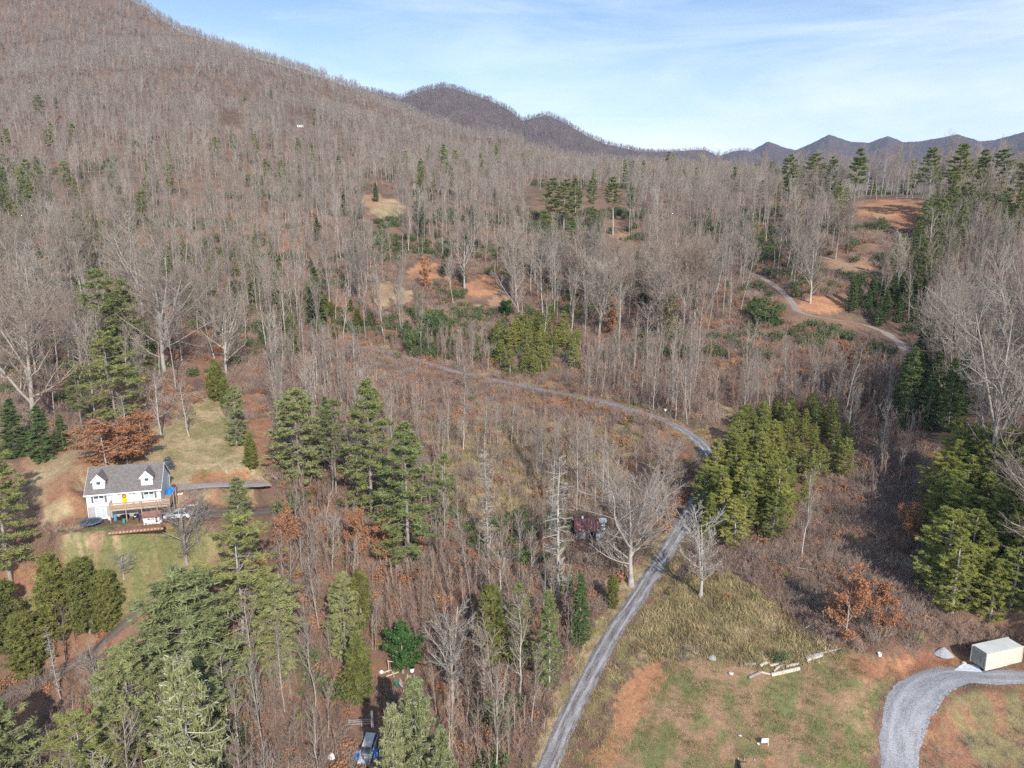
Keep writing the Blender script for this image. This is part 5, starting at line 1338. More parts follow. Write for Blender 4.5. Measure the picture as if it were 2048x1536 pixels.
TRIM = mat_simple('white_trim', (.82, .82, .81), rough=.5, var=.03)
def brick_mat(name, c1, c2, cm, w, h, scale, bump=.4, mort=.02):
    m, t, b = new_mat(name); tc = t.nodes.new('ShaderNodeTexCoord'); mp = t.nodes.new('ShaderNodeMapping'); mp.inputs['Rotation'].default_value = (R(90), 0, 0)
    br = t.nodes.new('ShaderNodeTexBrick'); br.inputs['Color1'].default_value = (*c1, 1); br.inputs['Color2'].default_value = (*c2, 1); br.inputs['Mortar'].default_value = (*cm, 1)
    br.inputs['Scale'].default_value = scale; br.inputs['Brick Width'].default_value = w; br.inputs['Row Height'].default_value = h; br.inputs['Mortar Size'].default_value = mort
    t.links.new(tc.outputs['Object'], mp.inputs[0]); t.links.new(mp.outputs[0], br.inputs['Vector'])
    n = t.nodes.new('ShaderNodeTexNoise'); n.inputs['Scale'].default_value = 1.7; n.inputs['Detail'].default_value = 6; t.links.new(tc.outputs['Object'], n.inputs['Vector'])
    mr = t.nodes.new('ShaderNodeMapRange'); mr.inputs['To Min'].default_value = .75; mr.inputs['To Max'].default_value = 1.25; t.links.new(n.outputs['Fac'], mr.inputs['Value'])
    vm = t.nodes.new('ShaderNodeVectorMath'); vm.operation = 'SCALE'; t.links.new(br.outputs['Color'], vm.inputs[0]); t.links.new(mr.outputs[0], vm.inputs['Scale'])
    t.links.new(vm.outputs[0], b.inputs['Base Color']); bp = t.nodes.new('ShaderNodeBump'); bp.inputs['Strength'].default_value = bump; bp.inputs['Distance'].default_value = .02; bp.invert = True
    t.links.new(br.outputs['Fac'], bp.inputs['Height']); t.links.new(bp.outputs[0], b.inputs['Normal']); b.inputs['Roughness'].default_value = .9; return m
SHINGLE = brick_mat('asphalt_shingles', (.215, .195, .185), (.15, .135, .13), (.10, .09, .09), .3, .14, 1.0, mort=.012)
BLOCK = brick_mat('concrete_block', (.42, .42, .41), (.36, .36, .35), (.28, .28, .27), .4, .2, 1.0)
WOOD = mat_simple('weathered_deck_wood', (.42, .30, .215), rough=.85, var=.25, scale=4)
WOODG = mat_simple('grey_weathered_wood', (.33, .31, .29), rough=.9, var=.35, scale=5)
WOODP = mat_simple('pale_cut_timber', (.60, .52, .42), rough=.85, var=.2, scale=4)
WOODD = mat_simple('dark_old_wood', (.10, .075, .06), rough=.9, var=.3, scale=5)
GLASS = mat_simple('window_glass', (.05, .06, .07), rough=.08, var=.15, spec=.6)
GLASSL = mat_simple('curtained_glass', (.42, .45, .46), rough=.12, var=.15, spec=.6)
BLACK = mat_simple('black_plastic', (.022, .022, .024), rough=.5, var=.2)
SHUT = mat_simple('charcoal_shutter', (.13, .135, .145), rough=.6, var=.08)
YELLOW = mat_simple('yellow_door_paint', (.80, .47, .02), rough=.45, var=.05)
BROWNW = mat_simple('brown_wreath', (.10, .045, .02), rough=.9, var=.3)
BLUE = mat_simple('blue_tarp', (.02, .20, .60), rough=.45, var=.2, scale=3)
NAVY = mat_simple('navy_pad', (.035, .06, .13), rough=.6, var=.1)
MATB = mat_simple('dark_trampoline_mat', (.045, .055, .07), rough=.7, var=.1)
RED = mat_simple('red_plastic', (.62, .05, .04), rough=.45, var=.08)
GREENP = mat_simple('green_plastic', (.05, .30, .20), rough=.45, var=.1)
STEEL = mat_simple('grey_steel', (.35, .35, .36), rough=.4, metal=.6, var=.1)
CARW = mat_simple('white_car_paint', (.78, .79, .80), rough=.25, var=.02, spec=.6)
CARS = mat_simple('silver_car_paint', (.50, .50, .50), rough=.35, var=.03, spec=.6, metal=.2)
TYRE = mat_simple('black_rubber', (.03, .03, .03), rough=.9, var=.1)
LAMP = mat_simple('headlight_lens', (.65, .66, .68), rough=.15, var=.02, spec=.7)
REDROOF = mat_simple('red_brown_shingle', (.26, .115, .095), rough=.9, var=.2, scale=6)
RUST = mat_simple('rusted_tin', (.17, .075, .07), rough=.75, var=.45, scale=1.6)
RUSTL = mat_simple('worn_tin_seam', (.44, .29, .25), rough=.7, var=.35, scale=3)
TIN = mat_simple('dull_grey_tin', (.46, .50, .55), rough=.5, var=.3, scale=2)
CREAM = mat_simple('cream_container_paint', (.63, .60, .50), rough=.6, var=.16, scale=1.6)
CREAMR = mat_simple('container_roof_paint', (.60, .62, .60), rough=.6, var=.10, scale=.7)
DOORD = mat_simple('shaded_container_doors', (.30, .285, .25), rough=.7, var=.4, scale=3)  # shade on the end turned from the sun, painted in as a darker colour
TARPW = mat_simple('pale_sheet', (.66, .70, .75), rough=.6, var=.1, scale=2)
STONE = mat_simple('pale_stone', (.52, .47, .43), rough=.95, var=.25, scale=3, bump=.5, bscale=6)
GRAVP = mat_simple('grey_gravel_heap', (.34, .34, .36), rough=.95, var=.45, scale=9, bump=1, bscale=14)

# ---- the white house
W, D, ZB, ZE, ZR = 12.6, 7.7, 2.3, 4.72, 8.0
house = tag(empty('white_house', HO, HROT), 'white cape cod house with grey shingle roof, two dormers and a yellow front door', 'house')
house.scale = (HK, 1, 1)
b = MB(); b.box(0.06, W - .06, 0.06, D - .06, -1.5, ZB); b.build('foundation', BLOCK, house)
b = MB(); b.prism([(0, ZB), (D, ZB), (D, ZE), (D / 2, ZR - .12), (0, ZE)], 'x', 0, W); b.build('wall', SIDING, house)
sl_ = (ZR - ZE) / (D / 2)
b = MB(); oh = .38; b.prism([(-oh, ZE - sl_ * oh), (D / 2, ZR), (D + oh, ZE - sl_ * oh), (D + oh, ZE - sl_ * oh + .2), (D / 2, ZR + .2), (-oh, ZE - sl_ * oh + .2)], 'x', -.3, W + .3)
roof = b.build('roof', SHINGLE, house)
b = MB(); b.box(-.34, W + .34, -oh - .13, -oh - .01, ZE - sl_ * oh - .05, ZE - sl_ * oh + .16); b.build('gutter', TRIM, house)
for x in (-.34, W + .305):
    b = MB(); b.prism([(-oh - .02, ZE - sl_ * oh - .08), (D / 2, ZR - .1), (D + oh + .02, ZE - sl_ * oh - .08), (D + oh + .02, ZE - sl_ * oh + .17), (D / 2, ZR + .17), (-oh - .02, ZE - sl_ * oh + .17)], 'x', x, x + .035); b.build('bargeboard', TRIM, house)
def window(x0, x1, z0, z1, y, sh=0, parts=2, parent=house, glass=GLASS):
    f = MB(); t = .07
    f.box(x0, x1, y - .05, y + .02, z0, z0 + t); f.box(x0, x1, y - .05, y + .02, z1 - t, z1)
    f.box(x0, x0 + t, y - .05, y + .02, z0 + t, z1 - t); f.box(x1 - t, x1, y - .05, y + .02, z0 + t, z1 - t)
    w_ = (x1 - x0 - 2 * t) / parts
    for k in range(1, parts): f.box(x0 + t + k * w_ - .06, x0 + t + k * w_ + .06, y - .045, y + .02, z0 + t, z1 - t)
    zm = (z0 + z1) / 2
    for k in range(parts): f.box(x0 + t + k * w_ + .06, x0 + t + (k + 1) * w_ - .06, y - .04, y + .02, zm - .03, zm + .03)
    wn = f.build('window', TRIM, parent)
    if parent is house:
        for k in range(parts):
            for (a, c, g) in ((z0 + t, zm - .03, GLASSL), (zm + .03, z1 - t, GLASS)):
                p = MB(); xa = x0 + t + k * w_ + (.06 if k else 0); xb = x0 + t + (k + 1) * w_ - (.06 if k < parts - 1 else 0)
                p.box(xa, xb, y - .012, y + .015, a, c); p.build('pane', g, wn)
        if sh:
            for (a, c) in ((x0 - sh - .05, x0 - .05), (x1 + .05, x1 + sh + .05)):
                p = MB(); p.box(a, c, y - .045, y - .002, z0 - .03, z1 + .03)
                for i in range(10): p.box(a + .04, c - .04, y - .06, y - .045, z0 + .05 + i * (z1 - z0 - .1) / 10, z0 + .05 + (i + .55) * (z1 - z0 - .1) / 10)
                p.build('shutter', SHUT, wn)
    return wn
window(1.15, 2.95, 3.0, 4.35, 0, .35); window(9.7, 11.5, 3.0, 4.35, 0, .35)
d_ = MB(); d_.box(5.85, 6.85, -.06, .02, ZB + .02, ZB + 2.12); df = d_.build('door_frame', TRIM, house)
d_ = MB(); d_.box(5.92, 6.78, -.09, -.055, ZB + .04, ZB + 2.05)
for (a, c) in ((.2, .85), (1.0, 1.85)):
    for xx in (6.02, 6.4): d_.box(xx, xx + .28, -.105, -.088, ZB + a, ZB + c)
door = d_.build('front_door', YELLOW, house)
w_ = MB(); ring = [(6.35 + .24 * math.cos(t), -.14, ZB + 1.5 + .24 * math.sin(t)) for t in np.linspace(0, 2 * math.pi, 17)]; w_.tube(ring, .075, 6); w_.build('wreath', BROWNW, door)
w_ = MB(); w_.lathe([(.0, 0), (.03, .01), (.03, .05)], 8, (6.70, -.12, ZB + 1.0)); w_.build('handle', STEEL, door)
for x in (5.45, 7.35, 8.0):
    p = MB(); p.box(x - .07, x + .07, -.14, -.01, ZB + 1.72, ZB + 2.02); p.prism([(x - .1, ZB + 2.02), (x + .1, ZB + 2.02), (x, ZB + 2.12)], 'y', -.16, -.01); p.build('wall_lantern', BLACK, house)
# dormers
for x, y in ((4.3, 4.9), (8.4, 4.6)):
    b = MB(); zz = ZR - abs(y - D / 2) * sl_; b.lathe([(.07, 0), (.07, .5), (.09, .5), (.09, .56), (.02, .56)], 8, (x, y, zz)); b.build('vent_pipe', SHUT, house)
for x in (-.02, W - .06):
    b = MB(); b.box(x, x + .08, -.16, -.07, .3 if x < 1 else ZB, ZE - .25); b.build('downspout', TRIM, house)
for xc in (2.15, 10.35):
    dw, dz0, dz1, dpk = 1.0, ZE + .45, ZE + 2.0, ZE + 3.0
    yf = .42
    b = MB(); yb = lambda z: (z - ZE) / sl_
    # cheeks and front as one solid reaching back into the roof
    b.addvf([(xc - dw, yf, dz0), (xc + dw, yf, dz0), (xc + dw, yf, dz1), (xc, yf, dpk - .1), (xc - dw, yf, dz1),
             (xc - dw, yb(dz0) + .3, dz0), (xc + dw, yb(dz0) + .3, dz0), (xc + dw, yb(dz1) + .1, dz1), (xc, yb(dpk - .1) + .1, dpk - .1), (xc - dw, yb(dz1) + .1, dz1)],
            [(0, 1, 2, 3, 4), (1, 6, 7, 2), (0, 4, 9, 5), (2, 7, 8, 3), (3, 8, 9, 4), (0, 5, 6, 1), (5, 9, 8, 7, 6)])
    dm = b.build('dormer', SIDING, house)
    b = MB()
    for s in (-1, 1):
        e = 1.22; zl = dz1 - .22 * (dpk - dz1) / dw
        b.addvf([(xc, yf - .22, dpk), (xc + s * e, yf - .22, zl), (xc + s * e, yb(zl) + .12, zl), (xc, yb(dpk) + .15, dpk),
                 (xc, yf - .22, dpk + .13), (xc + s * e, yf - .22, zl + .13), (xc + s * e, yb(zl) + .12, zl + .13), (xc, yb(dpk) + .15, dpk + .13)],
                [(0, 1, 5, 4), (1, 2, 6, 5), (4, 5, 6, 7), (0, 3, 2, 1), (2, 3, 7, 6), (0, 4, 7, 3)])
    b.build('dormer_roof', SHINGLE, dm)
    b = MB()
    for s in (-1, 1):
        e = 1.24; zl = dz1 - .24 * (dpk - dz1) / dw
        b.addvf([(xc, yf - .25, dpk - .08), (xc + s * e, yf - .25, zl - .08), (xc + s * e, yf - .225, zl - .08), (xc, yf - .225, dpk - .08),
                 (xc, yf - .25, dpk + .15), (xc + s * e, yf - .25, zl + .15), (xc + s * e, yf - .225, zl + .15), (xc, yf - .225, dpk + .15)],
                [(0, 1, 5, 4), (1, 2, 6, 5), (4, 5, 6, 7), (0, 3, 2, 1), (2, 3, 7, 6), (0, 4, 7, 3)])
    b.build('rake_trim', TRIM, dm)
    wn = window(xc - .42, xc + .42, dz0 + .22, dz0 + 1.42, yf, 0, 1, parent=dm)
    wn.name = 'window_frame'
    zm = dz0 + .82
    for (a, c, g) in ((dz0 + .29, zm - .03, GLASSL), (zm + .03, dz0 + 1.35, GLASS)):
        p = MB(); p.box(xc - .35, xc + .35, yf - .012, yf + .015, a, c); p.build('pane', g, dm)
# basement french door and window
p = MB(); p.box(1.2, 3.1, -.02, .08, .02, 2.1); fd = p.build('french_door', TRIM, house)
for xx in (1.32, 2.2):
    p = MB(); p.box(xx, xx + .78, -.035, -.019, .2, 1.98); p.build('pane', GLASSL, fd)
    g = MB()
    for i in range(1, 5): g.box(xx, xx + .78, -.05, -.034, .2 + i * .356 - .015, .2 + i * .356 + .015)
    for i in (1, 2): g.box(xx + i * .26 - .015, xx + i * .26 + .015, -.052, -.036, .2, 1.98)
    g.build('muntin', TRIM, fd)
window(9.5, 10.3, .9, 1.9, .06, 0, 1); window(11.0, 11.9, .7, 1.9, .06, 0, 1)
p = MB(); p.box(10.45, 10.9, -.0, .08, .02, 2.05); p.build('basement_door', TRIM, house)
# corner trims
for (x, y) in ((-.03, -.03), (W - .1, -.03), (W - .1, D - .1)):
    p = MB(); p.box(x, x + .13, y, y + .13, ZB - .03, ZE - .02); p.build('corner_trim', TRIM, house)
# deck with wrap round to the right
X0, X1, YF, XR = 4.2, W + .03, -2.0, 14.5
p = MB()
for i in range(14): p.box(X0, XR, YF + i * .143, YF + i * .143 + .133, ZB - .09, ZB - .05)
for i in range(13): p.box(X1 + i * .143, X1 + i * .143 + .133, .02, 5.2, ZB - .09, ZB - .05)
tag(p.build('deck_floor', WOOD, house), kind='stuff')
p = MB(); p.box(X0, XR, YF - .04, YF, ZB - .34, ZB - .05); p.box(XR, XR + .04, YF, 5.2, ZB - .34, ZB - .05); p.box(X0 - .04, X0, YF, 0, ZB - .34, ZB - .05); p.build('deck_skirt', WOOD, house)
for x in (4.2, 6.9, 9.55, 12.2, 14.42):
    p = MB(); p.box(x, x + .13, YF - .18, YF - .045, -1.0, ZB + 1.05); p.build('deck_post', WOOD, house)
for y in (0.6, 2.8, 5.1):
    p = MB(); p.box(XR + .045, XR + .17, y, y + .13, -1.0, ZB + 1.05); p.build('deck_post', WOOD, house)
def rail(a, c):
    a, c = Vector(a), Vector(c); d = (c - a); L_ = d.length; d.normalize(); ang = math.atan2(d.y, d.x)
    Mx = Matrix.Translation(a) @ Matrix.Rotation(ang, 4, 'Z'); p = MB()
    p.box(0, L_, -.07, .07, 1.0, 1.04, Mx)
    for z in (.12, .36, .6, .84): p.box(0, L_, -.02, .02, z, z + .14, Mx)
    p.build('deck_rail', WOOD, house)
rail((X0, YF - .02, ZB), (XR, YF - .02, ZB)); rail((XR + .02, YF, ZB), (XR + .02, 5.2, ZB)); rail((X0 + .02, YF, ZB), (X0 + .02, -.05, ZB))

def local(parent_fn, x, y, z=0, rz=0):
    p = parent_fn(x, y, z); return p
# things round the house
def root_at(name, p, rz, label, cat, group=None):
    return tag(empty(name, p, rz), label, cat, group)
r_ = root_at('trampoline', HW(1.0, -2.2, -.05), 0, 'round dark trampoline with a blue padded rim in front of the basement door', 'trampoline')
p = MB(); p.lathe([(0, .60), (1.33, .60), (1.33, .62), (0, .63)], 28); p.build('mat', MATB, r_)
p = MB(); n = 28; vv = []; ff = []
for (rad, z) in ((1.34, .61), (1.36, .69), (1.68, .69), (1.72, .60), (1.68, .57), (1.36, .57)):
    vv += [(rad * math.cos(2 * math.pi * k / n), rad * math.sin(2 * math.pi * k / n), z) for k in range(n)]
for i in range(6):
    for k in range(n): ff.append((i * n + k, i * n + (k + 1) % n, ((i + 1) % 6) * n + (k + 1) % n, ((i + 1) % 6) * n + k))
p.addvf(vv, ff); p.build('rim_pad', mat_simple('blue_rim_pad', (.07, .11, .20), rough=.5, var=.1), r_)
for k in range(4):
    a = k * math.pi / 2 + .4; p = MB(); ca, sa = math.cos(a), math.sin(a)
    p.tube([(1.6 * ca - .4 * sa, 1.6 * sa + .4 * ca, .58), (1.6 * ca - .35 * sa, 1.6 * sa + .35 * ca, .0), (1.6 * ca + .35 * sa, 1.6 * sa - .35 * ca, .0), (1.6 * ca + .4 * sa, 1.6 * sa - .4 * ca, .58)], .025, 6); p.build('leg', STEEL, r_)

r_ = root_at('playhouse', HW(10.3, -4.3, 0), HROT, 'small white playhouse with a red brown roof in front of the deck', 'playhouse')
p = MB(); p.box(0, 2.5, 0, 1.6, -.3, 1.25); p.prism([(0, 1.25), (1.6, 1.25), (1.6, 1.26), (.8, 1.8), (0, 1.26)], 'x', 0, 2.5); p.build('wall', SIDING, r_)
p = MB(); p.prism([(-.2, 1.12), (.8, 1.85), (1.8, 1.12), (1.8, 1.2), (.8, 1.94), (-.2, 1.2)], 'x', -.15, 2.65); p.build('roof', REDROOF, r_)
p = MB(); p.box(.62, 1.0, -.03, .0, .62, .95); wv = p.build('window', TRIM, r_)
p = MB(); p.box(.66, .79, -.04, -.028, .66, .91); p.box(.83, .96, -.04, -.028, .66, .91); p.build('pane', GLASS, wv)
for i, m_ in enumerate((BLACK, RED, NAVY)):
    p = MB(); p.box(1.85, 2.15, -.06, -.01, .2 + i * .34, .48 + i * .34); p.build('wall_decoration', m_, r_)
p = MB(); p.box(1.72, 2.28, -.03, -.001, .1, 1.2); p.build('panel', TRIM, r_)

def quad(name, p, rz, lab, cat, mbody, s=1.0):
    r = root_at(name, p, rz, lab, cat); r.scale = (s, s, s)
    b = MB(); b.prism([(-.75, .38), (-.8, .62), (-.45, .72), (-.1, .62), (.25, .66), (.55, .78), (.85, .6), (.8, .4), (.3, .3), (-.3, .3)], 'y', -.22, .22); b.build('body', mbody, r, bevel=.04)
    b = MB(); b.box(-.6, .1, -.17, .17, .7, .82); b.build('seat', BLACK, r, bevel=.04)
    b = MB(); b.tube([(.35, -.38, .98), (.42, -.12, .9), (.42, .12, .9), (.35, .38, .98)], .02, 6); b.tube([(.42, 0, .9), (.5, 0, .6)], .025, 6); b.build('handlebar', STEEL, r)
    for x in (-.6, .62):
        for y in (-.42, .26):
            w = MB(); w.lathe([(.16, 0), (.27, .02), (.28, .08), (.27, .15), (.16, .17)], 12, M=Matrix.Translation((x, y, .28)) @ Matrix.Rotation(-math.pi / 2, 4, 'X')); w.build('wheel', TYRE, r)
quad('quad_bike', HW(6.1, -1.0, .02), R(70), 'black quad bike parked under the left bay of the deck', 'quad bike', BLACK)
quad('quad_bike', HW(8.2, -1.1, .02), R(110), 'grey quad bike parked under the middle bay of the deck', 'quad bike', STEEL, .9)
def tub(name, p, r0, h, mat, lab, cat, lid=None):
    r = root_at(name, p, 0, lab, cat)
    b = MB(); b.lathe([(r0 * .8, 0), (r0, h * .96), (r0 * 1.05, h * .96), (r0 * 1.05, h), (r0 * .93, h), (r0 * .75, .05)], 14); b.build('tub', mat, r)
    if lid is not None: b = MB(); b.lathe([(r0 * 1.07, h), (r0 * 1.07, h + .04), (r0 * .4, h + .07)], 14); b.build('lid', lid, r)
tub('barrel', HW(4.75, -1.2, 0), .27, .9, mat_simple('faded_blue_plastic', (.10, .30, .45), rough=.5), 'faded blue barrel behind the first deck post', 'barrel')
tub('barrel', HW(6.6, -2.7, -.05), .26, .7, GREENP, 'dark green tub in front of the second deck post', 'tub')
tub('bucket', HW(3.6, -.7, 0), .22, .5, TRIM, 'white bucket between the french door and the deck', 'bucket')
tub('bin', HW(9.1, -1.3, 0), .32, 1.0, mat_simple('indigo_plastic', (.05, .05, .14), rough=.5), 'indigo bin under the deck beside the centre post', 'bin', BLACK)
tub('bin', HW(8.9, -2.9, -.05), .26, .8, mat_simple('brown_plastic', (.16, .10, .08), rough=.6), 'brown bin in front of the deck left of the playhouse', 'bin', BLACK)
tub('bucket', HW(13.2, -4.0, 0), .2, .45, TRIM, 'white bucket at the right corner of the playhouse', 'bucket')
tub('flower_pot', HW(7.9, -.5, ZB - .05), .2, .35, WOODG, 'left one of two grey pots on the deck right of the yellow door', 'pot')
tub('flower_pot', HW(9.1, -.45, ZB - .05), .2, .35, WOODG, 'right one of two grey pots on the deck right of the yellow door', 'pot')
def drape(name, p, rx, ry, h, mat, lab, cat, seed, rz=0, flat=False, z0=0.0):
    """a sheet thrown over a heap: closed lumpy mound"""
    n, mrows = 18, 7; v = []; f = []
    for i in range(mrows):
        t = i / (mrows - 1); rr = math.cos(t * math.pi / 2) ** (.6 if flat else .8); zz = math.sin(t * math.pi / 2)
        for k in range(n):
            a = 2 * math.pi * k / n; q = 1 + .22 * (float(vnoise(math.cos(a) * 2 + seed, math.sin(a) * 2 + seed, seed)) - .5) * 2
            v.append((rx * rr * q * math.cos(a), ry * rr * q * math.sin(a), z0 + h * zz * (1 + .35 * (float(vnoise(k * .9 + seed, i * 1.3, seed)) - .5)) * (1 if i else 0)))
    for i in range(mrows - 1):
        for k in range(n): f.append((i * n + k, i * n + (k + 1) % n, (i + 1) * n + (k + 1) % n, (i + 1) * n + k))
    f.append(tuple(range(n))[::-1]); f.append(tuple((mrows - 1) * n + k for k in range(n)))
    b = MB(); b.addvf(v, f); o = b.build(name, mat, None, loc=p, rot=(0, 0, rz)); tag(o, lab, cat); return o
drape('blue_tarp', HW(13.5, 3.9, ZB - .05), .75, 1.0, 1.0, BLUE, 'bright blue tarp over a heap at the back end of the side deck', 'tarp', 3)
drape('grill_cover', HW(13.7, 5.9, 2.2), .5, .5, .9, mat_simple('maroon_cover', (.09, .025, .025), rough=.7), 'maroon covered heap just behind the blue tarp beside the house', 'cover', 6)
# fire pit
fp = ground_at(160, 987); r_ = root_at('fire_pit', fp, 0, 'rusty round fire pit on the straw coloured lawn left of the white house', 'fire pit')
b = MB(); b.lathe([(.62, -.1), (.64, .32), (.55, .32), (.5, .08), (.1, .06)], 16); b.build('ring', RUST, r_)
b = MB()
for k in range(5): a = k * 1.25; b.tube([(.4 * math.cos(a), .4 * math.sin(a), .1), (-.3 * math.cos(a + .4), -.3 * math.sin(a + .4), .28)], .05, 6)
b.build('firewood', WOODD, r_)
# play cart etc. on the bank
pc = ground_at(386, 1013); r_ = root_at('toy_cart', pc, R(15), 'small red topped white play cart on the bank above the parked car', 'toy')
b = MB(); b.box(-.8, .8, -.45, .45, .15, .6); b.build('tub', TRIM, r_, bevel=.08)
b = MB(); b.prism([(-.62, .6), (-.45, 1.15), (.3, 1.2), (.62, .6)], 'y', -.42, .42); b.build('roof', RED, r_, bevel=.06)
for x in (-.5, .5):
    for y in (-.5, .42): w = MB(); w.lathe([(.05, 0), (.18, .01), (.18, .07), (.05, .08)], 10, M=Matrix.Translation((x, y, .17)) @ Matrix.Rotation(-math.pi / 2, 4, 'X')); w.build('wheel', TYRE, r_)
def plank(a, c, w, h, mat, name, lab, cat, group=None, lift=0.0, z2=None):
    A_ = ground_at(*a); B_ = ground_at(*c)
    A_ = A_ + Vector((0, 0, lift)); B_ = B_ + Vector((0, 0, lift if z2 is None else z2)); d = B_ - A_; L_ = d.length
    q = d.to_track_quat('X', 'Z'); m_ = MB(); n = 5
    for i in range(1): m_.box(0, L_, -w / 2, w / 2, 0, h)
    o = m_.build(name, mat, None, bevel=min(w, h) * .12, loc=A_); o.rotation_euler = q.to_euler(); tag(o, lab, cat, group); return o
plank((354, 990), (366, 988), .5, .25, TRIM, 'board', 'white slab lying on the bank between the two drives', 'board')
plank((343, 1018), (349, 1017), .5, .35, TRIM, 'crate', 'small white box at the left end of the parking strip', 'box')
# low stone edging and dry stalks of the garden bed
gb = root_at('garden_bed', HW(8.9, -5.6, -.05), HROT, 'brown mulched garden bed in front of the playhouse', 'garden bed')
b = MB()
for i in range(7):
    pass
b.addvf([(x, y - .0, z) for (x, y, z) in ((-3.2, -1.2, -.25), (4.6, -1.2, -.25), (4.6, .6, -.25), (-3.2, .6, -.25), (-2.9, -.9, .16), (4.3, -.9, .16), (4.2, .5, .22), (-2.8, .5, .22))], [(0, 1, 5, 4), (1, 2, 6, 5), (2, 3, 7, 6), (3, 0, 4, 7), (4, 5, 6, 7), (0, 3, 2, 1)])
b.build('soil', mat_simple('mulch', (.24, .12, .075), rough=1, var=.35, scale=3, bump=1, bscale=9), gb)
rs = random.Random(4); b = MB()
for i in range(34):
    x, y = rs.uniform(-2.7, 4.1), rs.uniform(-.8, .45)
    for k in range(4): b.tube([(x, y, .15), (x + rs.uniform(-.2, .2), y + rs.uniform(-.2, .2), rs.uniform(.4, .8))], [.02, .006], 3)
tag(b.build('dry_stalks', TWIGR, gb), kind='stuff')
for i in range(16):
    x = -3.2 + i * .52; s = MB(); s.lathe([(.2, 0), (.26, .1), (.18, .22), (.05, .26)], 7, (0, 0, 0)); s.build('edging_stone', WOOD, gb, loc=(x, -1.25 + .06 * math.sin(i * 2), -.08), rot=(0, 0, i), scale=(1, .7, 1))

# ---- cars
def car(name, p, rz, paint, lab, L_=4.4, Wd=1.78, roofh=1.45, suv=False):
    r = root_at(name, p, rz, lab, 'car'); h = L_ / 2; w = Wd / 2
    b = MB()
    prof = [(-h, .35), (-h + .02, .72), (-h + .15, .92), (-.9, .98), (.85, .95), (h - .25, .78), (h, .6), (h, .33), (h - .25, .24), (-h + .25, .24)]
    n = len(prof); v = []; rows = (-w, -w + .08, w - .08, w)
    for j, y in enumerate(rows):
        s = .94 if j in (0, 3) else 1
        v += [(x * (1 if 0 < j < 3 else .985), y, (z - .5) * (s if z > .5 else 1) + .5) for x, z in prof]
    f = [tuple(range(n)), tuple(range(3 * n, 4 * n))[::-1]]
    for j in range(3):
        for i in range(n): f.append((j * n + i, j * n + (i + 1) % n, (j + 1) * n + (i + 1) % n, (j + 1) * n + i))
    b.addvf(v, f); b.build('body', paint, r, bevel=.03)
    g0, g1 = (-h + (.18 if suv else .55), .95), (.95, .95); t0, t1 = -h + (.45 if suv else 1.1), .25
    zt = roofh - .06; wi, wt = w - .07, w - .22
    b = MB(); b.addvf([(g0[0], -wi, .93), (g1[0], -wi, .93), (g1[0], wi, .93), (g0[0], wi, .93), (t0, -wt, zt), (t1, -wt, zt), (t1, wt, zt), (t0, wt, zt)],
                      [(0, 1, 5, 4), (1, 2, 6, 5), (2, 3, 7, 6), (3, 0, 4, 7), (4, 5, 6, 7), (0, 3, 2, 1)]); b.build('windows', GLASS, r)
    b = MB(); b.box(t0 - .04, t1 + .04, -wt - .03, wt + .03, zt, zt + .07); b.build('roof', paint, r, bevel=.03)
    b = MB()
    for s in (-1, 1):
        for (xa, xb) in ((g1[0], t1), (g0[0], t0), (-.35, -.38)):
            b.tube([(xa, s * (wi + .0), .95), (xb, s * (wt + .01), zt + .02)], .035, 4)
    b.build('pillars', paint, r)
    for x in (-h + .82, h - .85):
        for s in (-1, 1):
            M_ = Matrix.Translation((x, s * (w - .1), .32)) @ Matrix.Rotation(-s * math.pi / 2, 4, 'X')
            t_ = MB(); t_.lathe([(.2, -.1), (.31, -.08), (.325, 0), (.31, .1), (.2, .11)], 16, M=M_); wh = t_.build('wheel', TYRE, r)
            t_ = MB(); t_.lathe([(.2, .105), (.19, .125), (.05, .12)], 10, M=M_); t_.build('rim', STEEL, wh)
    for s in (-1, 1):
        b = MB(); b.box(h - .16, h - .02, s * .62 - .17, s * .62 + .17, .58, .72); b.build('headlight', LAMP, r, bevel=.02)
        b = MB(); b.box(-h - .005, -h + .1, s * .68 - .12, s * .68 + .12, .66, .86); b.build('tail_light', RED, r, bevel=.02)
        b = MB(); b.box(.72, .88, s * (w + .02) - .08, s * (w + .02) + .08, .95, 1.08); b.build('mirror', paint, r, bevel=.02)
    b = MB(); b.box(h - .04, h + .012, -.42, .42, .42, .56); b.box(h - .04, h + .015, -.7, .7, .28, .36); b.build('grille', BLACK, r)
    return r
cp_ = ground_at(357, 1037); car('parked_car', cp_ + Vector((0, 0, .16)), math.pi + R(8), CARW, 'white car half hidden by the lichen covered bare tree right of the house', 4.3)
sp_ = ground_at(737, 1505); g2 = [ground_at(737, 1530), ground_at(737, 1480)]
pt_ = math.atan2(g2[0].z - g2[1].z, -(g2[0].y - g2[1].y))
r_ = car('parked_car', sp_ + Vector((0, 0, .12)), R(-97), CARS, 'silver car parked nose forward beside the spruces at the bottom edge', 4.7, 1.8, 1.6, True)
r_.rotation_euler = (0, -math.asin(max(-.4, min(.4, (g2[0].z - g2[1].z) / max(.1, (g2[0] - g2[1]).length)))), R(-97))
drape('blue_tarp', ground_at(717, 1512), .7, .9, .8, BLUE, 'blue tarp heap on the left of the silver car', 'tarp', 11)
b = MB(); b.lathe([(.03, -1.5), (.22, -1.1), (.33, -.3), (.33, .4), (.2, 1.15), (.03, 1.5)], 10, M=Matrix.Rotation(math.pi / 2, 4, 'X'))
tag(b.build('kayak', BLUE, None, loc=ground_at(752, 1510) + Vector((0, 0, .25)), rot=(R(8), 0, R(12)), scale=(1, 1, .7)), 'bright blue kayak lying along the right flank of the silver car', 'kayak')
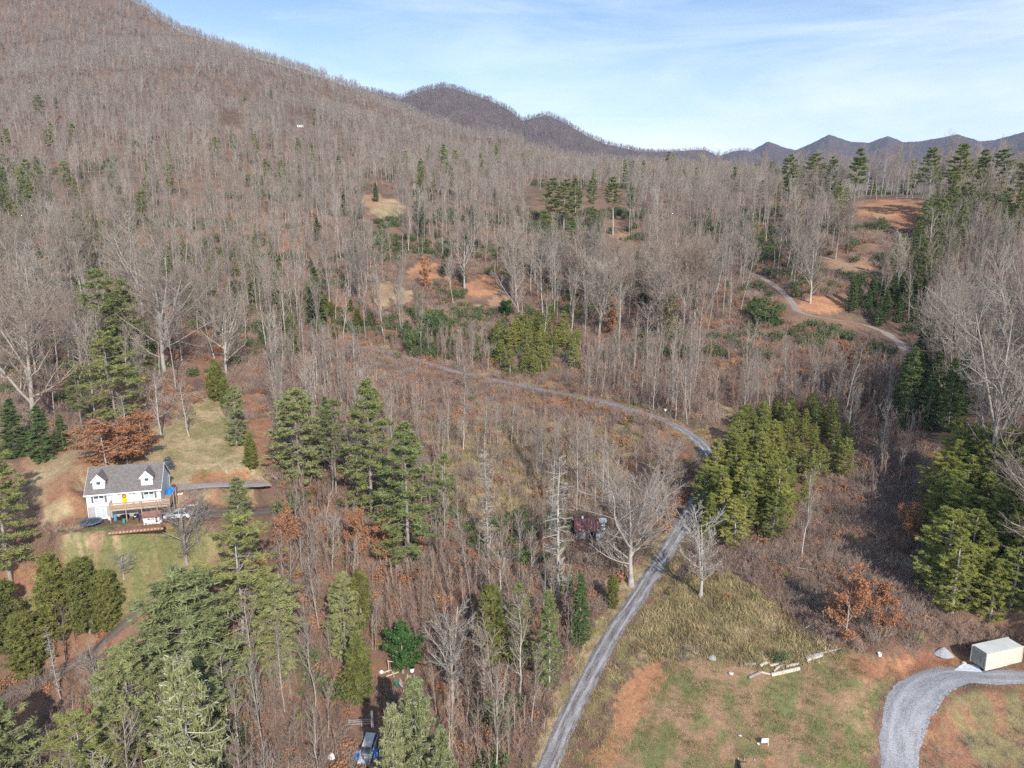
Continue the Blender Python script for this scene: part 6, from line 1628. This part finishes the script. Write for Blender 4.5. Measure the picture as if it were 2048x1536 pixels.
drape('dark_bundle', ground_at(738, 1545), .8, .6, .6, NAVY, 'dark navy bundle on the ground in front of the silver car', 'bundle', 14)
drape('white_tank', ground_at(663, 1516), .48, .42, .75, TRIM, 'small rounded white tank alone in the leafless thicket at the bottom', 'tank', 1)
# rail fence above the silver car
fr = ground_at(730, 1452); r_ = root_at('wooden_fence', fr, R(4), 'short grey wooden fence behind the silver car', 'fence')
for x in (-2.4, -.6, 1.15): b = MB(); b.box(x, x + .14, 0, .14, -.3, 1.25); b.build('post', WOODG, r_)
for z in (.35, .75, 1.05): b = MB(); b.box(-2.4, 1.3, -.05, -.005, z, z + .13); b.build('rail', WOODG, r_)
tag(plank((745, 1458), (744, 1432), .35, .12, WOODP, 'board', 'pale upright board leaning at the right end of the short wooden fence', 'board', lift=.2, z2=.9), None)
# ---- junk heap near the holly
jp = ground_at(777, 1345); r_ = root_at('timber_frame', jp, R(-10), 'pale rectangular frame of lumber standing in the junk heap left of the holly', 'frame')
for x in (0, .75): b = MB(); b.box(x, x + .09, 0, .09, -.2, 2.1); b.build('upright', WOODP, r_)
b = MB(); b.box(-.1, .95, -.005 - .09, -.005, 2.0, 2.1); b.build('crossbar', WOODP, r_)
plank((766, 1349), (794, 1339), .2, .12, WOODP, 'board', 'long pale board lying at the foot of the lumber frame', 'board', lift=.25)
plank((772, 1356), (799, 1346), .18, .12, WOODP, 'board', 'second pale board lying below the first by the lumber frame', 'board', lift=.2)
plank((783, 1345), (789, 1360), .2, .1, WOODG, 'board', 'short grey board crossing the pale boards of the junk heap', 'board', lift=.35)
for (px_, py_, m_, nm, lb, rz, s) in ((791, 1366, GREENP, 'canoe', 'green canoe in the junk heap', .25, 1.0), (799, 1367, mat_simple('faded_pink_plastic', (.62, .50, .48), rough=.5), 'canoe', 'pale pinkish canoe beside the green one in the junk heap', .3, .95)):
    v = []; f = []; ns = 9
    for i in range(ns):
        t = i / (ns - 1) * 2 - 1; w = .36 * (1 - t * t) ** .6 + .02; zt = .38 + .16 * t * t
        for (yy, zz) in ((-w, zt), (-w * .9, .15), (-w * .4, .02), (w * .4, .02), (w * .9, .15), (w, zt), (w * .85, zt - .03), (w * .3, .09), (-w * .3, .09), (-w * .85, zt - .03)):
            v.append((t * 1.9, yy, zz))
    for i in range(ns - 1):
        for k in range(10): f.append((i * 10 + k, i * 10 + (k + 1) % 10, (i + 1) * 10 + (k + 1) % 10, (i + 1) * 10 + k))
    f += [tuple(range(10)), tuple(range((ns - 1) * 10, ns * 10))[::-1]]
    b = MB(); b.addvf(v, f); o = b.build(nm, m_, None, loc=ground_at(px_, py_) + Vector((0, 0, .05)), rot=(0, R(6), R(100) + rz), scale=(s, s, s)); tag(o, lb, 'canoe')
tub('bucket', ground_at(824, 1343), .4, .7, TRIM, 'white tub with a dark lid beside the holly', 'tub', BLACK)
drape('white_bag', ground_at(763, 1345), .4, .3, .35, TRIM, 'white bag at the left of the junk heap', 'bag', 21)
# benches and boards in the woods
bp_ = ground_at(970, 1170); r_ = root_at('white_bench', bp_, R(-3), 'long low white bench in the lower wood above the feathery cedars', 'bench')
b = MB(); b.box(-.85, .85, -.2, .2, .42, .48); b.build('seat', TRIM, r_)
for x in (-.7, .7): b = MB(); b.box(x - .05, x + .05, -.18, .18, -.1, .42); b.build('leg', TRIM, r_)
bp_ = ground_at(1020, 1049); r_ = root_at('stone_trough', bp_, R(8), 'pale stone trough at the lower edge of the centre clearing', 'trough')
b = MB(); b.box(-1.0, 1.0, -.45, .45, -.1, .12); b.box(-1.0, 1.0, -.45, -.32, .12, .55); b.box(-1.0, 1.0, .32, .45, .12, .55); b.box(-1.0, -.87, -.32, .32, .12, .55); b.box(.87, 1.0, -.32, .32, .12, .55); b.build('basin', STONE, r_, bevel=.03)
b = MB(); b.tube([(-1.1, -.15, .62), (1.1, .2, .6)], .08, 6); b.build('pole', WOODG, r_)
# sign beside the upper road
sp = ground_at(1331, 832); r_ = root_at('small_sign', sp, R(8), 'small blank white sign on a post beside the upper gravel road', 'sign')
b = MB(); b.box(-.05, .05, -.05, .05, -.3, 1.7); b.build('post', WOODG, r_)
b = MB(); b.box(-.36, .36, -.09, -.055, 1.25, 1.85); b.build('board', TRIM, r_)
# ---- old shed with rusted tin roof
so = ground_at(1152, 1078); SR = R(-2); shed = root_at('old_shed', so, SR, 'tumbledown grey wooden shed with a rusted ribbed tin roof', 'shed')
SW, SD, SH, SRH = 5.6, 4.2, 2.0, 3.5
rs = random.Random(9)
for i in range(22):     # front boards with gaps and a dark opening
    x = i * SW / 22
    if 2.3 < x < 3.6: continue
    b = MB(); z1 = SH + rs.uniform(-.12, .1); b.box(x + .01, x + SW / 22 - .015, -.03, 0.0 + rs.uniform(0, .01), rs.uniform(-.4, .05), z1); b.build('wall_board', WOODG, shed)
for i in range(16):
    y = .02 + i * SD / 16
    for x in (-.03, SW): b = MB(); zt = SH + (SRH - SH) * (1 - abs(y + .13 - SD / 2) / (SD / 2)); b.box(x, x + .03, y, y + SD / 16 - .02, -.4, zt - .08); b.build('wall_board', WOODG, shed)
b = MB(); b.box(0, SW, SD - .03, SD, -.4, SH); b.build('back_wall', WOODG, shed)
for x in (.05, 2.2, 3.6, SW - .15): b = MB(); b.box(x, x + .12, .03, .15, -.4, SH); b.build('post', WOODD, shed)
ang = math.atan2(SRH - SH, SD / 2); sl2 = math.hypot(SRH - SH, SD / 2) + .45
for side in (0, 1):
    Mx = Matrix.Translation((0, SD / 2, SRH)) @ Matrix.Rotation(math.pi if side else 0, 4, 'Z') @ Matrix.Rotation(ang, 4, 'X')
    for i in range(9):
        x = (-.35 + i * .58) if not side else (-SW - .35 + .9 + i * .58)
        jit = rs.uniform(-.1, .1); b = MB()
        b.box(x, x + .54, -sl2 + jit, 0, .0, .025, Mx); b.build('roof_panel', RUST if not (i in (3,) and side) else RUSTL, shed)
        b = MB(); b.box(x + .535, x + .585, -sl2 + jit, 0.02, .026, .07, Mx); b.build('roof_seam', RUSTL, shed)
    if side == 0:
        for i in range(9):
            b = MB(); b.box(4.95, 5.75, -sl2 + .15 + i * .31, -sl2 + .27 + i * .31, 0.0, .04, Mx); b.build('roof_batten', TRIM if i % 3 else WOODG, shed)
        b = MB(); b.box(4.6, 6.1, -.9, .12, .075, .10, Mx); b.build('tin_sheet', TIN, shed)
b = MB(); b.box(1.15, 1.5, 2.0, 2.3, SRH - .1, SRH + .45); b.build('vent', TRIM, shed)
b = MB(); b.box(3.9, 4.7, -.5, -.42, .1, 1.3, Matrix.Rotation(-.12, 4, 'X')); b.build('leaning_sheet', TIN, shed)
# ---- container
CR = R(15); cont = root_at('shipping_container', CO + Vector((0, 0, .02)), CR, 'cream shipping container with ribbed sides on the red clay', 'container')
cont.rotation_euler = (0, R(-1.5), CR)
CL, CW, CH = 6.5, 2.44, 2.59
def corr(y, out_):
    b = MB(); pr = []; x = .12
    while x < CL - .2:
        pr += [(x, 0), (x + .07, 0), (x + .11, .045), (x + .18, .045)]; x += .22
    v = []; f = []
    for (x, d) in pr: yy = y + out_ * (-.045 + d); v += [(x, yy, .16), (x, yy, CH - .13)]
    for i in range(len(pr) - 1): f.append((2 * i, 2 * i + 2, 2 * i + 3, 2 * i + 1))
    b.addvf(v, f); b.box(.12, CL - .12, y - out_ * .10 - .002, y - out_ * .06, .16, CH - .13); return b.build('side_wall', CREAM, cont)
corr(0.0, -1); corr(CW, 1)
for (x0, x1, y0, y1, z0, z1) in ((0, CL, 0, .09, 0, .155), (0, CL, CW - .09, CW, 0, .155), (0, CL, 0, .09, CH - .13, CH - .02), (0, CL, CW - .09, CW, CH - .13, CH - .02)):
    b = MB(); b.box(x0 + .16, x1 - .16, y0, y1, z0, z1); b.build('rail', CREAM, cont)
for x in (0, CL - .15):
    for y in (0, CW - .15):
        b = MB(); b.box(x, x + .15, y, y + .15, 0, CH); b.build('corner_post', CREAM, cont)
b = MB(); b.box(.15, CL - .15, .09, CW - .09, CH - .07, CH - .025)
for i in range(14): b.box(.4 + i * .39, .55 + i * .39, .25, CW - .25, CH - .025, CH - .008)
b.build('roof', CREAMR, cont)
b = MB(); b.box(CL - .1, CL - .05, .15, CW - .15, .1, CH - .1); b.build('end_wall', CREAM, cont)
for y in (.16, CW / 2 + .01):
    b = MB(); b.box(.03, .09, y, y + CW / 2 - .17, .12, CH - .12)
    for z in (.4, .85, 1.3, 1.75, 2.15): b.box(.01, .03, y + .1, y + CW / 2 - .27, z, z + .22)
    dr_ = b.build('door', DOORD, cont)
    for yy in (y + .25, y + .8): b = MB(); b.tube([(-.03, yy, .1), (-.03, yy, CH - .1)], .022, 6); b.build('lock_rod', STEEL, dr_)
# heap of gravel, pale sheet, boards and stones round the field
gp = ground_at(1886, 1306)
rgp = np.random.default_rng(77); v = []; f = []; n = 22
for i in range(9):
    t = i / 8
    for k in range(n):
        a = 2 * math.pi * k / n; q = 1 + .16 * (vnoise(math.cos(a) * 1.7 + 4, math.sin(a) * 1.7 + 4, 5) - .5) * 2 + rgp.normal() * .02
        v.append((1.5 * (1 - t) * q * math.cos(a), 1.2 * (1 - t) * q * math.sin(a), -.2 + 1.15 * t ** .85 + rgp.normal() * .03))
for i in range(8):
    for k in range(n): f.append((i * n + k, i * n + (k + 1) % n, (i + 1) * n + (k + 1) % n, (i + 1) * n + k))
b = MB(); b.addvf(v, f); tag(b.build('gravel_heap', GRAVP, None, loc=gp), 'grey heap of gravel at the foot of the bramble slope left of the container', 'gravel heap')
def sheet(name, corners, mat, lab, cat, th=.05, amp=.08, lift=.06):
    P4 = [ground_at(*c) for c in corners]; n = 9; v = []; f = []
    for i in range(n):
        for j in range(n):
            a, c = i / (n - 1), j / (n - 1); p = (P4[0].lerp(P4[1], a)).lerp(P4[3].lerp(P4[2], a), c)
            g = max(float(height(p.x, p.y)), p.z); v.append((p.x, p.y, g + lift + amp * float(vnoise(i * .8, j * .8, 5))))
    m_ = n * n; v += [(x, y, z - th) for x, y, z in v[:m_]]
    for i in range(n - 1):
        for j in range(n - 1):
            a = i * n + j; f.append((a, a + n, a + n + 1, a + 1)); f.append((m_ + a, m_ + a + 1, m_ + a + n + 1, m_ + a + n))
    for i in range(n - 1):
        f += [(i * n, m_ + i * n, m_ + (i + 1) * n, (i + 1) * n), (i * n + n - 1, (i + 1) * n + n - 1, m_ + (i + 1) * n + n - 1, m_ + i * n + n - 1), (i, i + 1, m_ + i + 1, m_ + i), ((n - 1) * n + i, m_ + (n - 1) * n + i, m_ + (n - 1) * n + i + 1, (n - 1) * n + i + 1)]
    b = MB(); b.addvf(v, f); return tag(b.build(name, mat), lab, cat)
sheet('pale_sheet', ((1908, 1342), (1964, 1345), (1956, 1332), (1926, 1328)), TARPW, 'pale bluish sheet spread on the ground at the door end of the container', 'sheet')
PL = [((1498, 1358), (1522, 1347), .3, .22, WOODG, 'grey log at the left end of the timber edging below the meadow'), ((1522, 1347), (1541, 1352), .28, .2, WOODP, 'short pale beam next to the grey log in the timber edging'),
      ((1543, 1353), (1600, 1340), .35, .45, WOODP, 'longest pale beam of the timber edging, front of the heap'), ((1540, 1334), (1572, 1326), .3, .2, WOODP, 'pale board on top of the timber heap, left one'),
      ((1552, 1338), (1570, 1330), .3, .2, WOODG, 'grey board on the timber heap'), ((1572, 1336), (1598, 1330), .3, .25, WOODP, 'pale board on the timber heap, right one'),
      ((1488, 1332), (1512, 1330), .3, .2, WOODG, 'grey half buried board left of the timber heap'), ((1520, 1335), (1534, 1328), .35, .3, WOODP, 'square ended block at the left of the timber heap'),
      ((1614, 1322), (1645, 1312), .5, .35, STONE, 'pale slab right of the timber heap'), ((1612, 1316), (1680, 1300), .22, .18, WOODG, 'long thin grey log running along the edge of the meadow'),
      ((1548, 1345), (1560, 1334), .2, .15, WOODP, 'thin pale board crossing the timber heap')]
for a, c, w, h, m_, lb in PL: plank(a, c, w, h, m_, 'timber_beam', lb, 'timber', lift=.05 if h > .3 else .15)
def rock(px_, py_, s, lab, mat=STONE, seed=1):
    import bmesh
    bm = bmesh.new(); bmesh.ops.create_icosphere(bm, subdivisions=2, radius=1)
    for v in bm.verts: v.co *= .8 + .4 * float(vnoise(v.co.x * 1.5 + seed * 3, v.co.y * 1.5 + v.co.z * 2, seed)); v.co.z *= .6
    me = bpy.data.meshes.new('rock'); bm.to_mesh(me); bm.free(); me.materials.append(mat)
    return tag(link('rock', me, loc=ground_at(px_, py_) + Vector((0, 0, s * .3)), scale=(s * 1.2, s, s), rot=(0, 0, seed)), lab, 'rock')
rock(1424, 1318, .6, 'brown grey boulder at the left edge of the meadow foot', WOODG, seed=2); rock(1462, 1348, .35, 'small pale stone on the field left of the timber heap', seed=3)
rock(1928, 1327, .3, 'pale stone on the clay beside the bluish sheet', seed=4); rock(1700, 1252, .3, 'pale stone on the bramble slope', seed=5); rock(1480, 1472, .22, 'small stone in the field by the leaning stake', seed=6)
tub('bucket', ground_at(1759, 1312), .28, .5, TRIM, 'white bucket at the foot of the bramble slope above the field', 'bucket')
for i, (a, c, r0) in enumerate((((1722, 1258), (1768, 1253), .09), ((1610, 1262), (1655, 1240), .07), ((1560, 1062), (1600, 1045), .08), ((1790, 1195), (1850, 1190), .07), ((1590, 1140), (1640, 1150), .07))):
    A_ = ground_at(*a) + Vector((0, 0, .5)); B_ = ground_at(*c) + Vector((0, 0, .45)); mid = A_.lerp(B_, .5) + Vector((0, 0, .15))
    r_ = tag(empty('fallen_log', A_), ['pale double fallen log low on the bramble slope', 'thin fallen trunk at the left of the bramble slope', 'fallen bare trunk behind the bright green conifers', 'fallen trunk below the plantation at right', 'fallen grey trunk high on the bramble slope'][i], 'log')
    b = MB(); b.tube([(0, 0, 0), mid - A_, B_ - A_], [r0, r0 * .9, r0 * .5], 7); b.build('trunk', TWIGW, r_)
    b = MB()
    for k in range(5):
        q = A_.lerp(B_, .3 + .14 * k) - A_; b.tube([q, q + Vector((rs.uniform(-.4, .4), rs.uniform(-.5, .5), rs.uniform(.2, .9)))], [.035, .01], 4)
    b.build('branches', TWIGW, r_)['kind'] = 'stuff'
# stakes in the field
fp_ = ground_at(1536, 1491); r_ = root_at('pipe_stake', fp_, R(5), 'white bent pipe stake standing in the mown field', 'stake')
b = MB(); b.tube([(0, 0, -.2), (0, 0, 1.0), (-.05, 0, 1.08), (-.95, 0, 1.06)], .045, 8); b.build('pipe', TRIM, r_)
b = MB(); b.box(-.95, -.1, -.01, .01, .45, 1.02); b.build('panel', TARPW, r_)
fp_ = ground_at(1501, 1483); r_ = root_at('wooden_stake', fp_, 0, 'dark wooden stake left of the white pipe in the field', 'stake')
b = MB(); b.tube([(0, 0, -.2), (.03, .02, 1.1)], [.05, .03], 6); b.build('shaft', WOODD, r_); b = MB(); b.tube([(0, 0, .2), (-.25, .1, .55)], [.03, .015], 5); b.build('side_stub', WOODD, r_)
tub('bucket', ground_at(1517, 1489), .17, .14, TRIM, 'white bucket lid lying beside the white pipe stake', 'lid')
# lined pit / raised bed at the bottom edge
pp = ground_at(1478, 1552); r_ = root_at('raised_bed', pp, R(-8), 'black lined raised bed with brown timber edge at the bottom of the field', 'raised bed')
b = MB(); b.box(.4, 5.6, 1.7, 1.9, -.3, .75); b.build('timber_edge', WOODD, r_)
b = MB(); b.box(0, .3, 0, 1.9, -.3, .9); b.build('black_liner', BLACK, r_)
b = MB(); b.box(.3, 5.6, 0, 1.7, -.3, .35); b.build('pale_liner', TARPW, r_)
for x in (.15, .9, 2.2, 3.4, 4.6): b = MB(); b.box(x, x + .08, 1.92, 2.0, -.3, 1.15); b.build('stake', WOODP, r_)
# tiny white camper high on the slope
hp = ground_at(601, 256); r_ = root_at('white_camper', hp, R(10), 'tiny white camper on the clearing high on the mountainside', 'camper')
b = MB(); b.box(-3.6, 3.6, -1.2, 1.2, .5, 2.9); b.build('body', TRIM, r_, bevel=.2)
for x in (-2.4, -.6, 1.4): b = MB(); b.box(x, x + 1.0, -1.23, -1.19, 1.6, 2.3); b.build('window', GLASS, r_)
for x in (-.6, .6): b = MB(); b.lathe([(.1, 0), (.4, .02), (.4, .2), (.1, .22)], 10, M=Matrix.Translation((x, -1.05, .4)) @ Matrix.Rotation(math.pi / 2, 4, 'X')); b.build('wheel', TYRE, r_)
# single shrubs by the house
def single(me, px_, py_, s, nm, lb, cat='shrub', grp=None):
    p = ground_at(px_, py_); return tag(link(nm, me, loc=p - Vector((0, 0, .05)), scale=(s, s, s) if not isinstance(s, tuple) else s), lb, cat, grp)
single(BR[0], 128, 1060, (1.5, 1.5, 1.4), 'bare_shrub', 'rounded brown weeping shrub left of the trampoline')
single(BG[0], 346, 990, (.9, .9, .8), 'bare_shrub', 'grey twiggy shrub at the right corner of the deck')
single(BR[1], 372, 985, (.8, .8, .9), 'bare_shrub', 'reddish twiggy shrub between the two drives')
single(BR[2], 1388, 1300, (1.6, 1.4, 1.0), 'bare_shrub', 'dark low shrub in the tall dry meadow grass')
single(BG[1], 1362, 1322, (1.2, 1.2, .8), 'bare_shrub', 'grey low shrub at the left foot of the meadow')
for i, (a, c, s) in enumerate(((1508, 1200, .9), (1455, 1198, .8), (1560, 1322, 1.2), (1700, 900, 1), (1340, 1190, .8))):
    single([YB[0], LB[0], EB[0], YB[0], YB[0]][i], a, c, s, 'green_shrub' if i != 1 else 'russet_shrub', ['small green bush in the upper meadow', 'small russet bush beside the lone whitish tree', 'green bush behind the timber heap', 'small green bush behind the bright green conifers', 'small bright bush on the right verge of the gravel road'][i])

# ---- air
b = MB(); b.box(-5000, 6500, -400, 6900, -600, 1100)
hz_ = b.build('haze', None); hm = bpy.data.materials.new('thin_air'); hm.use_nodes = True; t = hm.node_tree; t.nodes.clear()
o_ = t.nodes.new('ShaderNodeOutputMaterial'); pv_ = t.nodes.new('ShaderNodeVolumePrincipled'); pv_.inputs['Color'].default_value = (.55, .72, 1.0, 1); pv_.inputs['Density'].default_value = 7e-5; pv_.inputs['Anisotropy'].default_value = .2
t.links.new(pv_.outputs[0], o_.inputs['Volume']); hz_.data.materials.append(hm); tag(hz_, kind='stuff')
